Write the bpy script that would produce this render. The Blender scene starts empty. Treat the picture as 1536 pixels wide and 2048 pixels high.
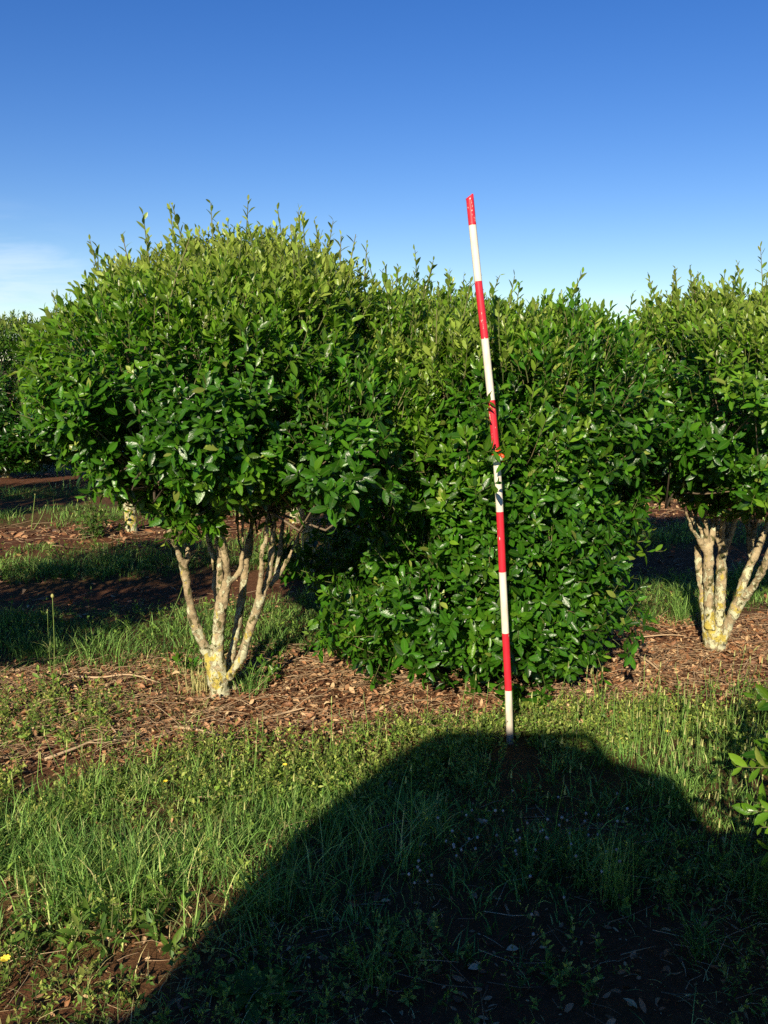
import bpy, math, random
import numpy as np
from mathutils import Vector

S = bpy.context.scene
COL = S.collection
R = math.radians

# ------------------------------------------------------------------ camera
cam_d = bpy.data.cameras.new('camera')
cam = bpy.data.objects.new('camera', cam_d)
COL.objects.link(cam)
CAM_H = 1.38
PITCH = math.atan(304 / 1770)
cam.location = (0, 0, CAM_H)
cam.rotation_euler = (math.pi / 2 - PITCH, 0, 0)
cam_d.sensor_fit = 'VERTICAL'
cam_d.sensor_height = 24.0
cam_d.lens = 24.0 * 1770 / 2048
cam_d.clip_start = 0.05
cam_d.clip_end = 3000
S.camera = cam

# ------------------------------------------------------------------ light
SUN_EL, SUN_AZ = R(26), R(16)          # sun low behind the camera, a little to its left
world = bpy.data.worlds.new('World')
S.world = world
world.use_nodes = True
wn, wl = world.node_tree.nodes, world.node_tree.links
wn.clear()
sky = wn.new('ShaderNodeTexSky')
sky.sky_type = 'NISHITA'
sky.sun_disc = False
sky.sun_elevation = SUN_EL
sky.sun_rotation = math.pi + SUN_AZ
sky.altitude = 300
sky.air_density = 1.0
sky.dust_density = 0.05
sky.ozone_density = 3.0
bg = wn.new('ShaderNodeBackground')
bg.inputs[1].default_value = 0.074
out = wn.new('ShaderNodeOutputWorld')
# a thin wisp of cirrus low in the left of the sky
tc = wn.new('ShaderNodeTexCoord')
mp = wn.new('ShaderNodeMapping')
mp.inputs['Scale'].default_value = (5.0, 5.0, 22.0)
mp.inputs['Rotation'].default_value = (0.0, 0.16, 0.0)
nz = wn.new('ShaderNodeTexNoise')
nz.inputs['Scale'].default_value = 1.3
nz.inputs['Detail'].default_value = 7
nz.inputs['Roughness'].default_value = 0.62
nz.inputs['Distortion'].default_value = 0.6
dt = wn.new('ShaderNodeVectorMath'); dt.operation = 'DOT_PRODUCT'
cd = Vector((-0.425, 1.02, 0.048)).normalized()
dt.inputs[1].default_value = cd
fall = wn.new('ShaderNodeMapRange'); fall.interpolation_type = 'SMOOTHSTEP'
fall.inputs['From Min'].default_value = 0.9925
fall.inputs['From Max'].default_value = 1.0
nr = wn.new('ShaderNodeMapRange'); nr.interpolation_type = 'SMOOTHSTEP'
nr.inputs['From Min'].default_value = 0.36
nr.inputs['From Max'].default_value = 0.68
mul = wn.new('ShaderNodeMath'); mul.operation = 'MULTIPLY'
mul2 = wn.new('ShaderNodeMath'); mul2.operation = 'MULTIPLY'; mul2.inputs[1].default_value = 0.42
mix = wn.new('ShaderNodeMixRGB')
mix.inputs[2].default_value = (7.8, 8.8, 10.2, 1)
wl.new(tc.outputs['Generated'], mp.inputs[0]); wl.new(mp.outputs[0], nz.inputs['Vector'])
wl.new(tc.outputs['Generated'], dt.inputs[0]); wl.new(dt.outputs['Value'], fall.inputs['Value'])
wl.new(nz.outputs[0], nr.inputs['Value'])
wl.new(nr.outputs[0], mul.inputs[0]); wl.new(fall.outputs[0], mul.inputs[1])
wl.new(mul.outputs[0], mul2.inputs[0]); wl.new(mul2.outputs[0], mix.inputs[0])
hs = wn.new('ShaderNodeHueSaturation')
hs.inputs['Hue'].default_value = 0.518
hs.inputs['Saturation'].default_value = 1.33
hs.inputs['Value'].default_value = 1.0
wl.new(sky.outputs[0], hs.inputs['Color'])
wl.new(hs.outputs[0], mix.inputs[1]); wl.new(mix.outputs[0], bg.inputs[0]); wl.new(bg.outputs[0], out.inputs[0])

sun_d = bpy.data.lights.new('sun', 'SUN')
sun_d.energy = 5.0
sun_d.angle = R(0.53)
sun_d.color = (1.0, 0.87, 0.68)
sun = bpy.data.objects.new('sun', sun_d)
COL.objects.link(sun)
to_sun = Vector((-math.sin(SUN_AZ) * math.cos(SUN_EL), -math.cos(SUN_AZ) * math.cos(SUN_EL), math.sin(SUN_EL)))
sun.rotation_euler = to_sun.to_track_quat('Z', 'Y').to_euler()
sun.location = (-3, -8, 8)

S.view_settings.view_transform = 'Standard'
S.view_settings.look = 'None'
S.view_settings.exposure = 0.7
S.view_settings.gamma = 1.0
S.view_settings.use_curve_mapping = False
S.render.engine = 'CYCLES'
S.cycles.use_denoising = False
S.cycles.max_bounces = 6
S.cycles.transparent_max_bounces = 4

# ------------------------------------------------------------------ helpers
rng = np.random.default_rng(7)


def unit(v):
    return v / np.maximum(np.linalg.norm(v, axis=-1, keepdims=True), 1e-9)


class Noise:
    """smooth value noise as a sum of random waves, about -1..1"""
    def __init__(self, seed, dim=3, n=14, f=1.0):
        g = np.random.default_rng(seed)
        self.k = g.normal(size=(n, dim)) * f
        self.p = g.uniform(0, 6.283, n)
        self.n = n

    def __call__(self, p):
        return np.sin(p @ self.k.T + self.p).sum(-1) / math.sqrt(self.n) * 1.0


GN1, GN2, GN3 = Noise(1, 2, 12, 1.3), Noise(2, 2, 14, 5.0), Noise(3, 2, 16, 16.0)
ROW_SLOPE, ROW_GAP = 0.24, 3.85


def row_s(x, y):
    """distance behind the first tree row"""
    return y - (3.65 + ROW_SLOPE * x)


def ground_z(x, y):
    p = np.stack([np.asarray(x, float), np.asarray(y, float)], -1)
    d = np.hypot(p[..., 0], p[..., 1])
    s = row_s(p[..., 0], p[..., 1])
    m = (s + ROW_GAP / 2) % ROW_GAP - ROW_GAP / 2
    z = 0.012 * GN1(p) + 0.009 * GN2(p) + 0.004 * GN3(p)
    z = z + 0.006 * np.exp(-(m / 0.55) ** 2) - 0.03 * np.exp(-((np.abs(m) - 1.9) / 0.35) ** 2)
    return z * np.clip(1.6 - d / 40, 0, 1)


def mesh_obj(name, verts, faces, mats, parent=None, lc=None, smooth=True, mat_idx=None):
    """faces: list of integer arrays (M,k). lc: (N,3) data read by the materials as tint, age, edge"""
    me = bpy.data.meshes.new(name)
    verts = np.asarray(verts, np.float32)
    me.vertices.add(len(verts))
    me.vertices.foreach_set('co', verts.ravel())
    faces = [np.asarray(f, np.int32) for f in faces if len(f)]
    nl = sum(f.size for f in faces)
    nf = sum(len(f) for f in faces)
    me.loops.add(nl)
    me.loops.foreach_set('vertex_index', np.concatenate([f.ravel() for f in faces]))
    me.polygons.add(nf)
    tot = np.concatenate([np.full(len(f), f.shape[1], np.int32) for f in faces])
    me.polygons.foreach_set('loop_start', np.concatenate([[0], np.cumsum(tot)[:-1]]).astype(np.int32))
    me.polygons.foreach_set('use_smooth', np.full(nf, smooth))
    if mat_idx is not None:
        me.polygons.foreach_set('material_index', np.asarray(mat_idx, np.int32))
    if not isinstance(mats, (list, tuple)):
        mats = [mats]
    for m in mats:
        me.materials.append(m)
    if lc is not None:
        a = me.attributes.new('lc', 'FLOAT_COLOR', 'POINT')
        c = np.ones((len(verts), 4), np.float32)
        c[:, :3] = lc
        a.data.foreach_set('color', c.ravel())
    me.update(calc_edges=True)
    o = bpy.data.objects.new(name, me)
    COL.objects.link(o)
    if parent:
        o.parent = parent
    return o


def tag(o, label=None, cat=None, group=None, kind=None):
    if label: o['label'] = label
    if cat: o['category'] = cat
    if group: o['group'] = group
    if kind: o['kind'] = kind
    return o


def empty(name, loc, label, cat, group=None):
    o = bpy.data.objects.new(name, None)
    o.empty_display_size = 0.1
    o.location = loc
    COL.objects.link(o)
    return tag(o, label, cat, group)


class Geo:
    """collects geometry for one mesh"""
    def __init__(self):
        self.v, self.f, self.lc, self.mi, self.n = [], [], [], [], 0

    def add(self, v, faces, lc=None, mi=0):
        v = np.asarray(v, float).reshape(-1, 3)
        for f in faces:
            f = np.asarray(f)
            if len(f):
                self.f.append(f + self.n)
                self.mi.append(np.full(len(f), mi))
        self.v.append(v)
        self.lc.append(np.zeros((len(v), 3)) if lc is None else lc)
        self.n += len(v)
        return self

    def build(self, name, mats, parent=None, smooth=True):
        # group faces by size so that indices stay aligned
        return mesh_obj(name, np.concatenate(self.v), self.f, mats, parent, np.concatenate(self.lc), smooth,
                        np.concatenate(self.mi))


def leaf_geo(pos, d, n, length, width, curl=0.12, fold=0.25, tint=None, age=None, simple=False):
    """pointed leaves, folded along the midrib, upper side towards n"""
    N = len(pos)
    d = unit(d)
    n = unit(n - d * (n * d).sum(-1, keepdims=True))
    b = np.cross(n, d)
    length = np.broadcast_to(length, N)[:, None]
    width = np.broadcast_to(width, N)[:, None]
    curl = np.broadcast_to(curl, N)[:, None]
    fold = np.broadcast_to(fold, N)[:, None]
    if simple:
        rows = [(0.42, 1.0)]
    else:
        rows = [(0.22, 0.66), (0.52, 1.0), (0.80, 0.66)]
    vs, ed = [pos], [0.0]
    for t, w in rows:
        c = pos + d * length * t - n * curl * length * t * t
        up = n * fold * width * 0.5 * w
        vs += [c, c + b * width * 0.5 * w + up, c - b * width * 0.5 * w + up]
        ed += [0.0, 1.0, 1.0]
    vs.append(pos + d * length - n * curl * length)
    ed.append(0.3)
    K = len(vs)
    v = np.stack(vs, 1).reshape(-1, 3)
    base = (np.arange(N) * K)[:, None]
    tris = [[0, 1, 2], [0, 3, 1]]
    quads = []
    for k in range(len(rows) - 1):
        c, l, r = 1 + 3 * k, 2 + 3 * k, 3 + 3 * k
        quads += [[c, c + 3, l + 3, l], [r, r + 3, c + 3, c]]
    c = 1 + 3 * (len(rows) - 1)
    tris += [[c, K - 1, c + 1], [c + 2, K - 1, c]]
    ft = (base[:, None, :] + np.array(tris)[None]).reshape(-1, 3)
    fq = (base[:, None, :] + np.array(quads)[None]).reshape(-1, 4) if quads else np.zeros((0, 4), int)
    lc = np.zeros((N, K, 3))
    lc[:, :, 0] = (rng.uniform(size=N) if tint is None else np.broadcast_to(tint, N))[:, None]
    lc[:, :, 1] = (0 if age is None else np.broadcast_to(age, N)[:, None])
    lc[:, :, 2] = np.array(ed)[None]
    return v, [ft, fq], lc.reshape(-1, 3)


def twig_geo(p0, p1, p2, r0, r2, sides=3):
    """many thin bent twigs at once"""
    N = len(p0)
    r0 = np.broadcast_to(r0, N)[:, None]
    r2 = np.broadcast_to(r2, N)[:, None]
    ax = unit(p2 - p0)
    ref = np.where(np.abs(ax[:, 2:3]) > 0.8, np.array([[1.0, 0, 0]]), np.array([[0, 0, 1.0]]))
    a = unit(np.cross(ax, ref)); b = np.cross(ax, a)
    vs = []
    for p, r in ((p0, r0), (p1, (r0 + r2) / 2), (p2, r2)):
        for k in range(sides):
            t = 2 * math.pi * k / sides
            vs.append(p + (a * math.cos(t) + b * math.sin(t)) * r)
    v = np.stack(vs, 1).reshape(-1, 3)
    q = []
    for j in range(2):
        for k in range(sides):
            k2 = (k + 1) % sides
            q.append([j * sides + k, j * sides + k2, (j + 1) * sides + k2, (j + 1) * sides + k])
    f = ((np.arange(N) * 3 * sides)[:, None, None] + np.array(q)[None]).reshape(-1, 4)
    lc = np.repeat(np.stack([rng.uniform(size=N), np.zeros(N), np.ones(N)], -1), 3 * sides, 0)
    return v, [f], lc


def tube(points, radii, sides=10, cap=True):
    """one tube along a path"""
    P = np.asarray(points, float)
    r = np.broadcast_to(radii, len(P)) if np.ndim(radii) == 0 else np.asarray(radii, float)
    T = unit(np.gradient(P, axis=0))
    a = unit(np.cross(T[0], [0.31, 0.85, 0.21]))
    vs = []
    for i in range(len(P)):
        a = unit(a - T[i] * (a @ T[i])); b = np.cross(T[i], a)
        t = np.arange(sides) * 2 * math.pi / sides
        vs.append(P[i] + r[i] * (np.cos(t)[:, None] * a + np.sin(t)[:, None] * b))
    v = np.concatenate(vs)
    q = [[i * sides + k, i * sides + (k + 1) % sides, (i + 1) * sides + (k + 1) % sides, (i + 1) * sides + k]
         for i in range(len(P) - 1) for k in range(sides)]
    faces = [np.array(q)]
    if cap:
        faces += [np.array([list(range(sides))[::-1]]), np.array([[(len(P) - 1) * sides + k for k in range(sides)]])]
    return v, faces


def smooth_path(pts, n=4):
    """Catmull-Rom through the points (columns x,y,z,r)"""
    P = np.asarray(pts, float)
    P = np.concatenate([2 * P[:1] - P[1:2], P, 2 * P[-1:] - P[-2:-1]])
    o = []
    for i in range(1, len(P) - 2):
        for t in np.arange(n) / n:
            a, b, c, d = P[i - 1:i + 3]
            o.append(0.5 * (2 * b + (c - a) * t + (2 * a - 5 * b + 4 * c - d) * t * t + (3 * b - a - 3 * c + d) * t ** 3))
    o.append(P[-2])
    return np.array(o)


# ------------------------------------------------------------------ materials
def new_mat(name):
    m = bpy.data.materials.new(name)
    m.use_nodes = True
    nt = m.node_tree
    nt.nodes.clear()
    o = nt.nodes.new('ShaderNodeOutputMaterial')
    return m, nt, nt.nodes, nt.links, o


def ramp(nodes, stops, interp='LINEAR'):
    r = nodes.new('ShaderNodeValToRGB')
    r.color_ramp.interpolation = interp
    el = r.color_ramp.elements
    while len(el) < len(stops): el.new(0.5)
    for e, (p, c) in zip(el, stops):
        e.position = p
        e.color = (*c, 1)
    return r


def noise_node(nodes, links, scale, detail=4, rough=0.55, vec=None, dist=0.0):
    n = nodes.new('ShaderNodeTexNoise')
    n.inputs['Scale'].default_value = scale
    n.inputs['Detail'].default_value = detail
    n.inputs['Roughness'].default_value = rough
    n.inputs['Distortion'].default_value = dist
    if vec is not None: links.new(vec, n.inputs['Vector'])
    return n


def leaf_material(name, old, mid, young, trans=0.28, rough=0.3, spec=0.5, back=(1.25, 1.25, 1.2), rib=0.25, tcol=(1.6, 1.7, 0.7), bump=0.0):
    m, nt, N, L, o = new_mat(name)
    at = N.new('ShaderNodeAttribute'); at.attribute_name = 'lc'
    sp = N.new('ShaderNodeSeparateColor'); L.new(at.outputs['Color'], sp.inputs[0])
    rp = ramp(N, [(0.0, tuple(c * 0.62 for c in old)), (0.17, old), (0.5, mid), (1.0, young)])  # darkest stop: oldest leaves, plus shade coloured into low and inner ones
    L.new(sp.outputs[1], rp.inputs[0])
    # per-leaf brightness
    mr = N.new('ShaderNodeMapRange'); mr.inputs['To Min'].default_value = 0.5; mr.inputs['To Max'].default_value = 1.4
    L.new(sp.outputs[0], mr.inputs['Value'])
    v1 = N.new('ShaderNodeVectorMath'); v1.operation = 'SCALE'
    L.new(rp.outputs[0], v1.inputs[0]); L.new(mr.outputs[0], v1.inputs['Scale'])
    # pale midrib
    rb = N.new('ShaderNodeMapRange'); rb.inputs['From Max'].default_value = 0.16
    rb.inputs['To Min'].default_value = rib; rb.inputs['To Max'].default_value = 0.0
    L.new(sp.outputs[2], rb.inputs['Value'])
    mx = N.new('ShaderNodeMixRGB'); mx.inputs[2].default_value = (0.2, 0.26, 0.07, 1)
    L.new(rb.outputs[0], mx.inputs[0]); L.new(v1.outputs[0], mx.inputs[1])
    # paler matt underside
    ge = N.new('ShaderNodeNewGeometry')
    bk = N.new('ShaderNodeMixRGB'); bk.blend_type = 'MULTIPLY'; bk.inputs[2].default_value = (*back, 1)
    L.new(ge.outputs['Backfacing'], bk.inputs[0]); L.new(mx.outputs[0], bk.inputs[1])
    rr = N.new('ShaderNodeMapRange'); rr.inputs['To Min'].default_value = rough; rr.inputs['To Max'].default_value = 0.6
    L.new(ge.outputs['Backfacing'], rr.inputs['Value'])
    pb = N.new('ShaderNodeBsdfPrincipled')
    L.new(bk.outputs[0], pb.inputs['Base Color']); L.new(rr.outputs[0], pb.inputs['Roughness'])
    pb.inputs['Specular IOR Level'].default_value = spec
    if bump:
        pn = N.new('ShaderNodeNewGeometry')
        bn = noise_node(N, L, 90, 3, 0.6, pn.outputs['Position'])
        bp = N.new('ShaderNodeBump'); bp.inputs['Strength'].default_value = bump; bp.inputs['Distance'].default_value = 0.004
        L.new(bn.outputs[0], bp.inputs['Height']); L.new(bp.outputs[0], pb.inputs['Normal'])
    tr = N.new('ShaderNodeBsdfTranslucent')
    tm = N.new('ShaderNodeMixRGB'); tm.blend_type = 'MULTIPLY'; tm.inputs[0].default_value = 1; tm.inputs[2].default_value = (*tcol, 1)
    L.new(bk.outputs[0], tm.inputs[1]); L.new(tm.outputs[0], tr.inputs[0])
    ms = N.new('ShaderNodeMixShader'); ms.inputs[0].default_value = trans
    L.new(pb.outputs[0], ms.inputs[1]); L.new(tr.outputs[0], ms.inputs[2]); L.new(ms.outputs[0], o.inputs[0])
    return m


M_LEAF = leaf_material('glossy_leaf', (0.042, 0.148, 0.008), (0.115, 0.23, 0.014), (0.25, 0.31, 0.055), trans=0.33, rough=0.3, spec=0.36, bump=0.35)
M_FARLEAF = leaf_material('distant_leaf', (0.02, 0.085, 0.006), (0.065, 0.155, 0.012), (0.19, 0.24, 0.05), rough=0.28, spec=0.35)
M_GRASS = leaf_material('grass_blade', (0.065, 0.155, 0.028), (0.21, 0.36, 0.08), (0.5, 0.44, 0.2), trans=0.3, rough=0.5, spec=0.3, rib=0.0)
M_WEED = leaf_material('weed_leaf', (0.065, 0.145, 0.02), (0.185, 0.295, 0.045), (0.4, 0.41, 0.1), trans=0.3, rough=0.5, spec=0.3, rib=0.1)


def tint_material(name, stops, rough=0.8, trans=0.0):
    m, nt, N, L, o = new_mat(name)
    at = N.new('ShaderNodeAttribute'); at.attribute_name = 'lc'
    sp = N.new('ShaderNodeSeparateColor'); L.new(at.outputs['Color'], sp.inputs[0])
    rp = ramp(N, stops); L.new(sp.outputs[0], rp.inputs[0])
    pb = N.new('ShaderNodeBsdfPrincipled'); pb.inputs['Roughness'].default_value = rough
    pb.inputs['Specular IOR Level'].default_value = 0.3
    L.new(rp.outputs[0], pb.inputs['Base Color'])
    L.new(pb.outputs[0], o.inputs[0])
    return m


M_LITTER = tint_material('dead_leaf', [(0, (0.035, 0.018, 0.01)), (0.25, (0.13, 0.06, 0.028)), (0.5, (0.26, 0.12, 0.05)),
                                       (0.78, (0.4, 0.22, 0.11)), (1, (0.52, 0.38, 0.2))], 0.6)
M_TWIG = tint_material('dry_twig', [(0, (0.12, 0.075, 0.04)), (0.5, (0.3, 0.19, 0.1)), (1, (0.5, 0.37, 0.22))], 0.8)
M_STEM = tint_material('green_stem', [(0, (0.07, 0.09, 0.025)), (0.6, (0.14, 0.15, 0.05)), (1, (0.16, 0.12, 0.06))], 0.6)
M_BRANCH = tint_material('inner_branch', [(0, (0.09, 0.07, 0.045)), (1, (0.24, 0.18, 0.11))], 0.85)
M_BUD = tint_material('flower_bud', [(0, (0.2, 0.25, 0.07)), (1, (0.42, 0.45, 0.2))], 0.5)
M_WHITE = tint_material('white_petal', [(0, (0.25, 0.23, 0.19)), (1, (0.5, 0.48, 0.43))], 0.7)
M_YELLOW = tint_material('yellow_petal', [(0, (0.75, 0.5, 0.02)), (1, (0.85, 0.7, 0.08))], 0.6)


def plain(name, col, rough=0.5, metal=0.0, spec=0.5, noise=0.0):
    m, nt, N, L, o = new_mat(name)
    pb = N.new('ShaderNodeBsdfPrincipled')
    pb.inputs['Base Color'].default_value = (*col, 1)
    pb.inputs['Roughness'].default_value = rough
    pb.inputs['Metallic'].default_value = metal
    pb.inputs['Specular IOR Level'].default_value = spec
    if noise:
        n = noise_node(N, L, 6, 5)
        r = ramp(N, [(0.3, tuple(c * (1 - noise) for c in col)), (0.7, col)])
        L.new(n.outputs[0], r.inputs[0]); L.new(r.outputs[0], pb.inputs['Base Color'])
    L.new(pb.outputs[0], o.inputs[0])
    return m


def bark_material():
    m, nt, N, L, o = new_mat('lichen_bark')
    tc = N.new('ShaderNodeTexCoord')
    ob = tc.outputs['Object']
    base_n = noise_node(N, L, 26, 6, 0.65, ob)
    base = ramp(N, [(0.28, (0.11, 0.08, 0.045)), (0.46, (0.32, 0.25, 0.14)), (0.7, (0.48, 0.39, 0.23))])
    L.new(base_n.outputs[0], base.inputs[0])
    cur = base.outputs[0]
    sep = N.new('ShaderNodeSeparateXYZ'); L.new(ob, sep.inputs[0])
    low = N.new('ShaderNodeMapRange'); low.inputs['From Min'].default_value = 0.15; low.inputs['From Max'].default_value = 0.62
    low.inputs['To Min'].default_value = 0.035; low.inputs['To Max'].default_value = -0.12
    L.new(sep.outputs[2], low.inputs['Value'])
    hts = []
    for i, (sc, lo, hi, c1, c2) in enumerate([(26, 0.47, 0.515, (0.37, 0.37, 0.21), (0.57, 0.56, 0.37)),
                                               (21, 0.555, 0.59, (0.37, 0.30, 0.055), (0.52, 0.43, 0.10)),
                                               (30, 0.56, 0.60, (0.05, 0.055, 0.02), (0.12, 0.11, 0.04))]):
        mp = N.new('ShaderNodeMapping'); mp.inputs['Location'].default_value = (3.7 * i, 1.3 * i, 5.1 * i)
        mp.inputs['Scale'].default_value = (1, 1, 0.75)
        L.new(ob, mp.inputs[0])
        n = noise_node(N, L, sc, 7, 0.66, mp.outputs[0], 0.4)
        ad = N.new('ShaderNodeMath'); ad.operation = 'ADD'
        L.new(n.outputs[0], ad.inputs[0])
        if i < 2: L.new(low.outputs[0], ad.inputs[1])
        else: ad.inputs[1].default_value = 0
        mr = N.new('ShaderNodeMapRange'); mr.inputs['From Min'].default_value = lo; mr.inputs['From Max'].default_value = hi
        L.new(ad.outputs[0], mr.inputs['Value'])
        fine = noise_node(N, L, 140, 3, 0.6, ob)
        cr = ramp(N, [(0.3, c1), (0.7, c2)]); L.new(fine.outputs[0], cr.inputs[0])
        mx = N.new('ShaderNodeMixRGB')
        L.new(mr.outputs[0], mx.inputs[0]); L.new(cur, mx.inputs[1]); L.new(cr.outputs[0], mx.inputs[2])
        cur = mx.outputs[0]
        hts.append(mr.outputs[0])
    bn = noise_node(N, L, 75, 7, 0.7, ob)
    ha = N.new('ShaderNodeMath'); ha.operation = 'MULTIPLY_ADD'; ha.inputs[1].default_value = 0.6
    L.new(hts[0], ha.inputs[0]); L.new(bn.outputs[0], ha.inputs[2])
    bp = N.new('ShaderNodeBump'); bp.inputs['Strength'].default_value = 0.8; bp.inputs['Distance'].default_value = 0.007
    L.new(ha.outputs[0], bp.inputs['Height'])
    pb = N.new('ShaderNodeBsdfPrincipled'); pb.inputs['Roughness'].default_value = 0.9
    pb.inputs['Specular IOR Level'].default_value = 0.2
    L.new(cur, pb.inputs['Base Color']); L.new(bp.outputs[0], pb.inputs['Normal'])
    L.new(pb.outputs[0], o.inputs[0])
    return m


M_BARK = bark_material()


def ground_material():
    m, nt, N, L, o = new_mat('red_soil')
    ge = N.new('ShaderNodeNewGeometry')
    pos = ge.outputs['Position']
    sep = N.new('ShaderNodeSeparateXYZ'); L.new(pos, sep.inputs[0])
    n1 = noise_node(N, L, 1.7, 6, 0.6, pos)
    n2 = noise_node(N, L, 34, 6, 0.7, pos)
    n3 = noise_node(N, L, 160, 4, 0.7, pos)
    soil = ramp(N, [(0.3, (0.05, 0.022, 0.011)), (0.5, (0.12, 0.05, 0.024)), (0.7, (0.2, 0.09, 0.045))])
    av = N.new('ShaderNodeMath'); av.operation = 'MULTIPLY_ADD'; av.inputs[1].default_value = 0.5
    hv = N.new('ShaderNodeMath'); hv.operation = 'MULTIPLY'; hv.inputs[1].default_value = 0.5
    L.new(n3.outputs[0], hv.inputs[0]); L.new(n2.outputs[0], av.inputs[0]); L.new(hv.outputs[0], av.inputs[2])
    L.new(av.outputs[0], soil.inputs[0])
    # grass-covered bands between the rows, seen only as colour in the far distance
    sx = N.new('ShaderNodeMath'); sx.operation = 'MULTIPLY_ADD'; sx.inputs[1].default_value = -ROW_SLOPE
    L.new(sep.outputs[0], sx.inputs[0]); L.new(sep.outputs[1], sx.inputs[2])
    so = N.new('ShaderNodeMath'); so.operation = 'SUBTRACT'; so.inputs[1].default_value = 3.65
    L.new(sx.outputs[0], so.inputs[0])
    pp = N.new('ShaderNodeMath'); pp.operation = 'PINGPONG'; pp.inputs[1].default_value = ROW_GAP / 2
    L.new(so.outputs[0], pp.inputs[0])
    wob = N.new('ShaderNodeMath'); wob.operation = 'MULTIPLY_ADD'; wob.inputs[1].default_value = 1.2; 
    L.new(n1.outputs[0], wob.inputs[0]); L.new(pp.outputs[0], wob.inputs[2])
    band = ramp(N, [(0.0, (0, 0, 0)), (0.36, (0, 0, 0)), (0.46, (1, 1, 1)), (0.72, (1, 1, 1)), (0.82, (0.15, 0.15, 0.15))])
    dv = N.new('ShaderNodeMath'); dv.operation = 'DIVIDE'; dv.inputs[1].default_value = 2.9
    L.new(wob.outputs[0], dv.inputs[0]); L.new(dv.outputs[0], band.inputs[0])
    far = N.new('ShaderNodeMapRange'); far.inputs['From Min'].default_value = 7; far.inputs['From Max'].default_value = 14
    far.inputs['To Min'].default_value = 0.25; far.inputs['To Max'].default_value = 0.9
    L.new(sep.outputs[1], far.inputs['Value'])
    fm = N.new('ShaderNodeMath'); fm.operation = 'MULTIPLY'
    L.new(band.outputs[0], fm.inputs[0]); L.new(far.outputs[0], fm.inputs[1])
    gr = ramp(N, [(0.3, (0.03, 0.055, 0.012)), (0.7, (0.085, 0.12, 0.03))]); L.new(n2.outputs[0], gr.inputs[0])
    mx = N.new('ShaderNodeMixRGB')
    L.new(fm.outputs[0], mx.inputs[0]); L.new(soil.outputs[0], mx.inputs[1]); L.new(gr.outputs[0], mx.inputs[2])
    bp = N.new('ShaderNodeBump'); bp.inputs['Strength'].default_value = 0.9; bp.inputs['Distance'].default_value = 0.02
    L.new(av.outputs[0], bp.inputs['Height'])
    pb = N.new('ShaderNodeBsdfPrincipled'); pb.inputs['Roughness'].default_value = 0.95
    pb.inputs['Specular IOR Level'].default_value = 0.15
    L.new(mx.outputs[0], pb.inputs['Base Color']); L.new(bp.outputs[0], pb.inputs['Normal'])
    L.new(pb.outputs[0], o.inputs[0])
    return m


# ------------------------------------------------------------------ ground sheet
def spaced(lo, hi, n, c, tight):
    t = np.linspace(-1, 1, n)
    u = np.sinh(t * 6.0) / np.sinh(6.0)
    return u


gx = np.sinh(np.linspace(-7.4, 7.4, 241)) / np.sinh(7.4) * 1500
gy = np.sinh(np.linspace(-7.0, 7.4, 281)) / np.sinh(7.4) * 1500 + 2.6
GX, GY = np.meshgrid(gx, gy)
gv = np.stack([GX, GY, ground_z(GX, GY)], -1).reshape(-1, 3)
nx, ny = len(gx), len(gy)
ii = (np.arange(ny - 1)[:, None] * nx + np.arange(nx - 1)[None]).ravel()
gq = np.stack([ii, ii + 1, ii + 1 + nx, ii + nx], -1)
ground = mesh_obj('ground', gv, [gq], ground_material())
tag(ground, kind='structure')


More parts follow.
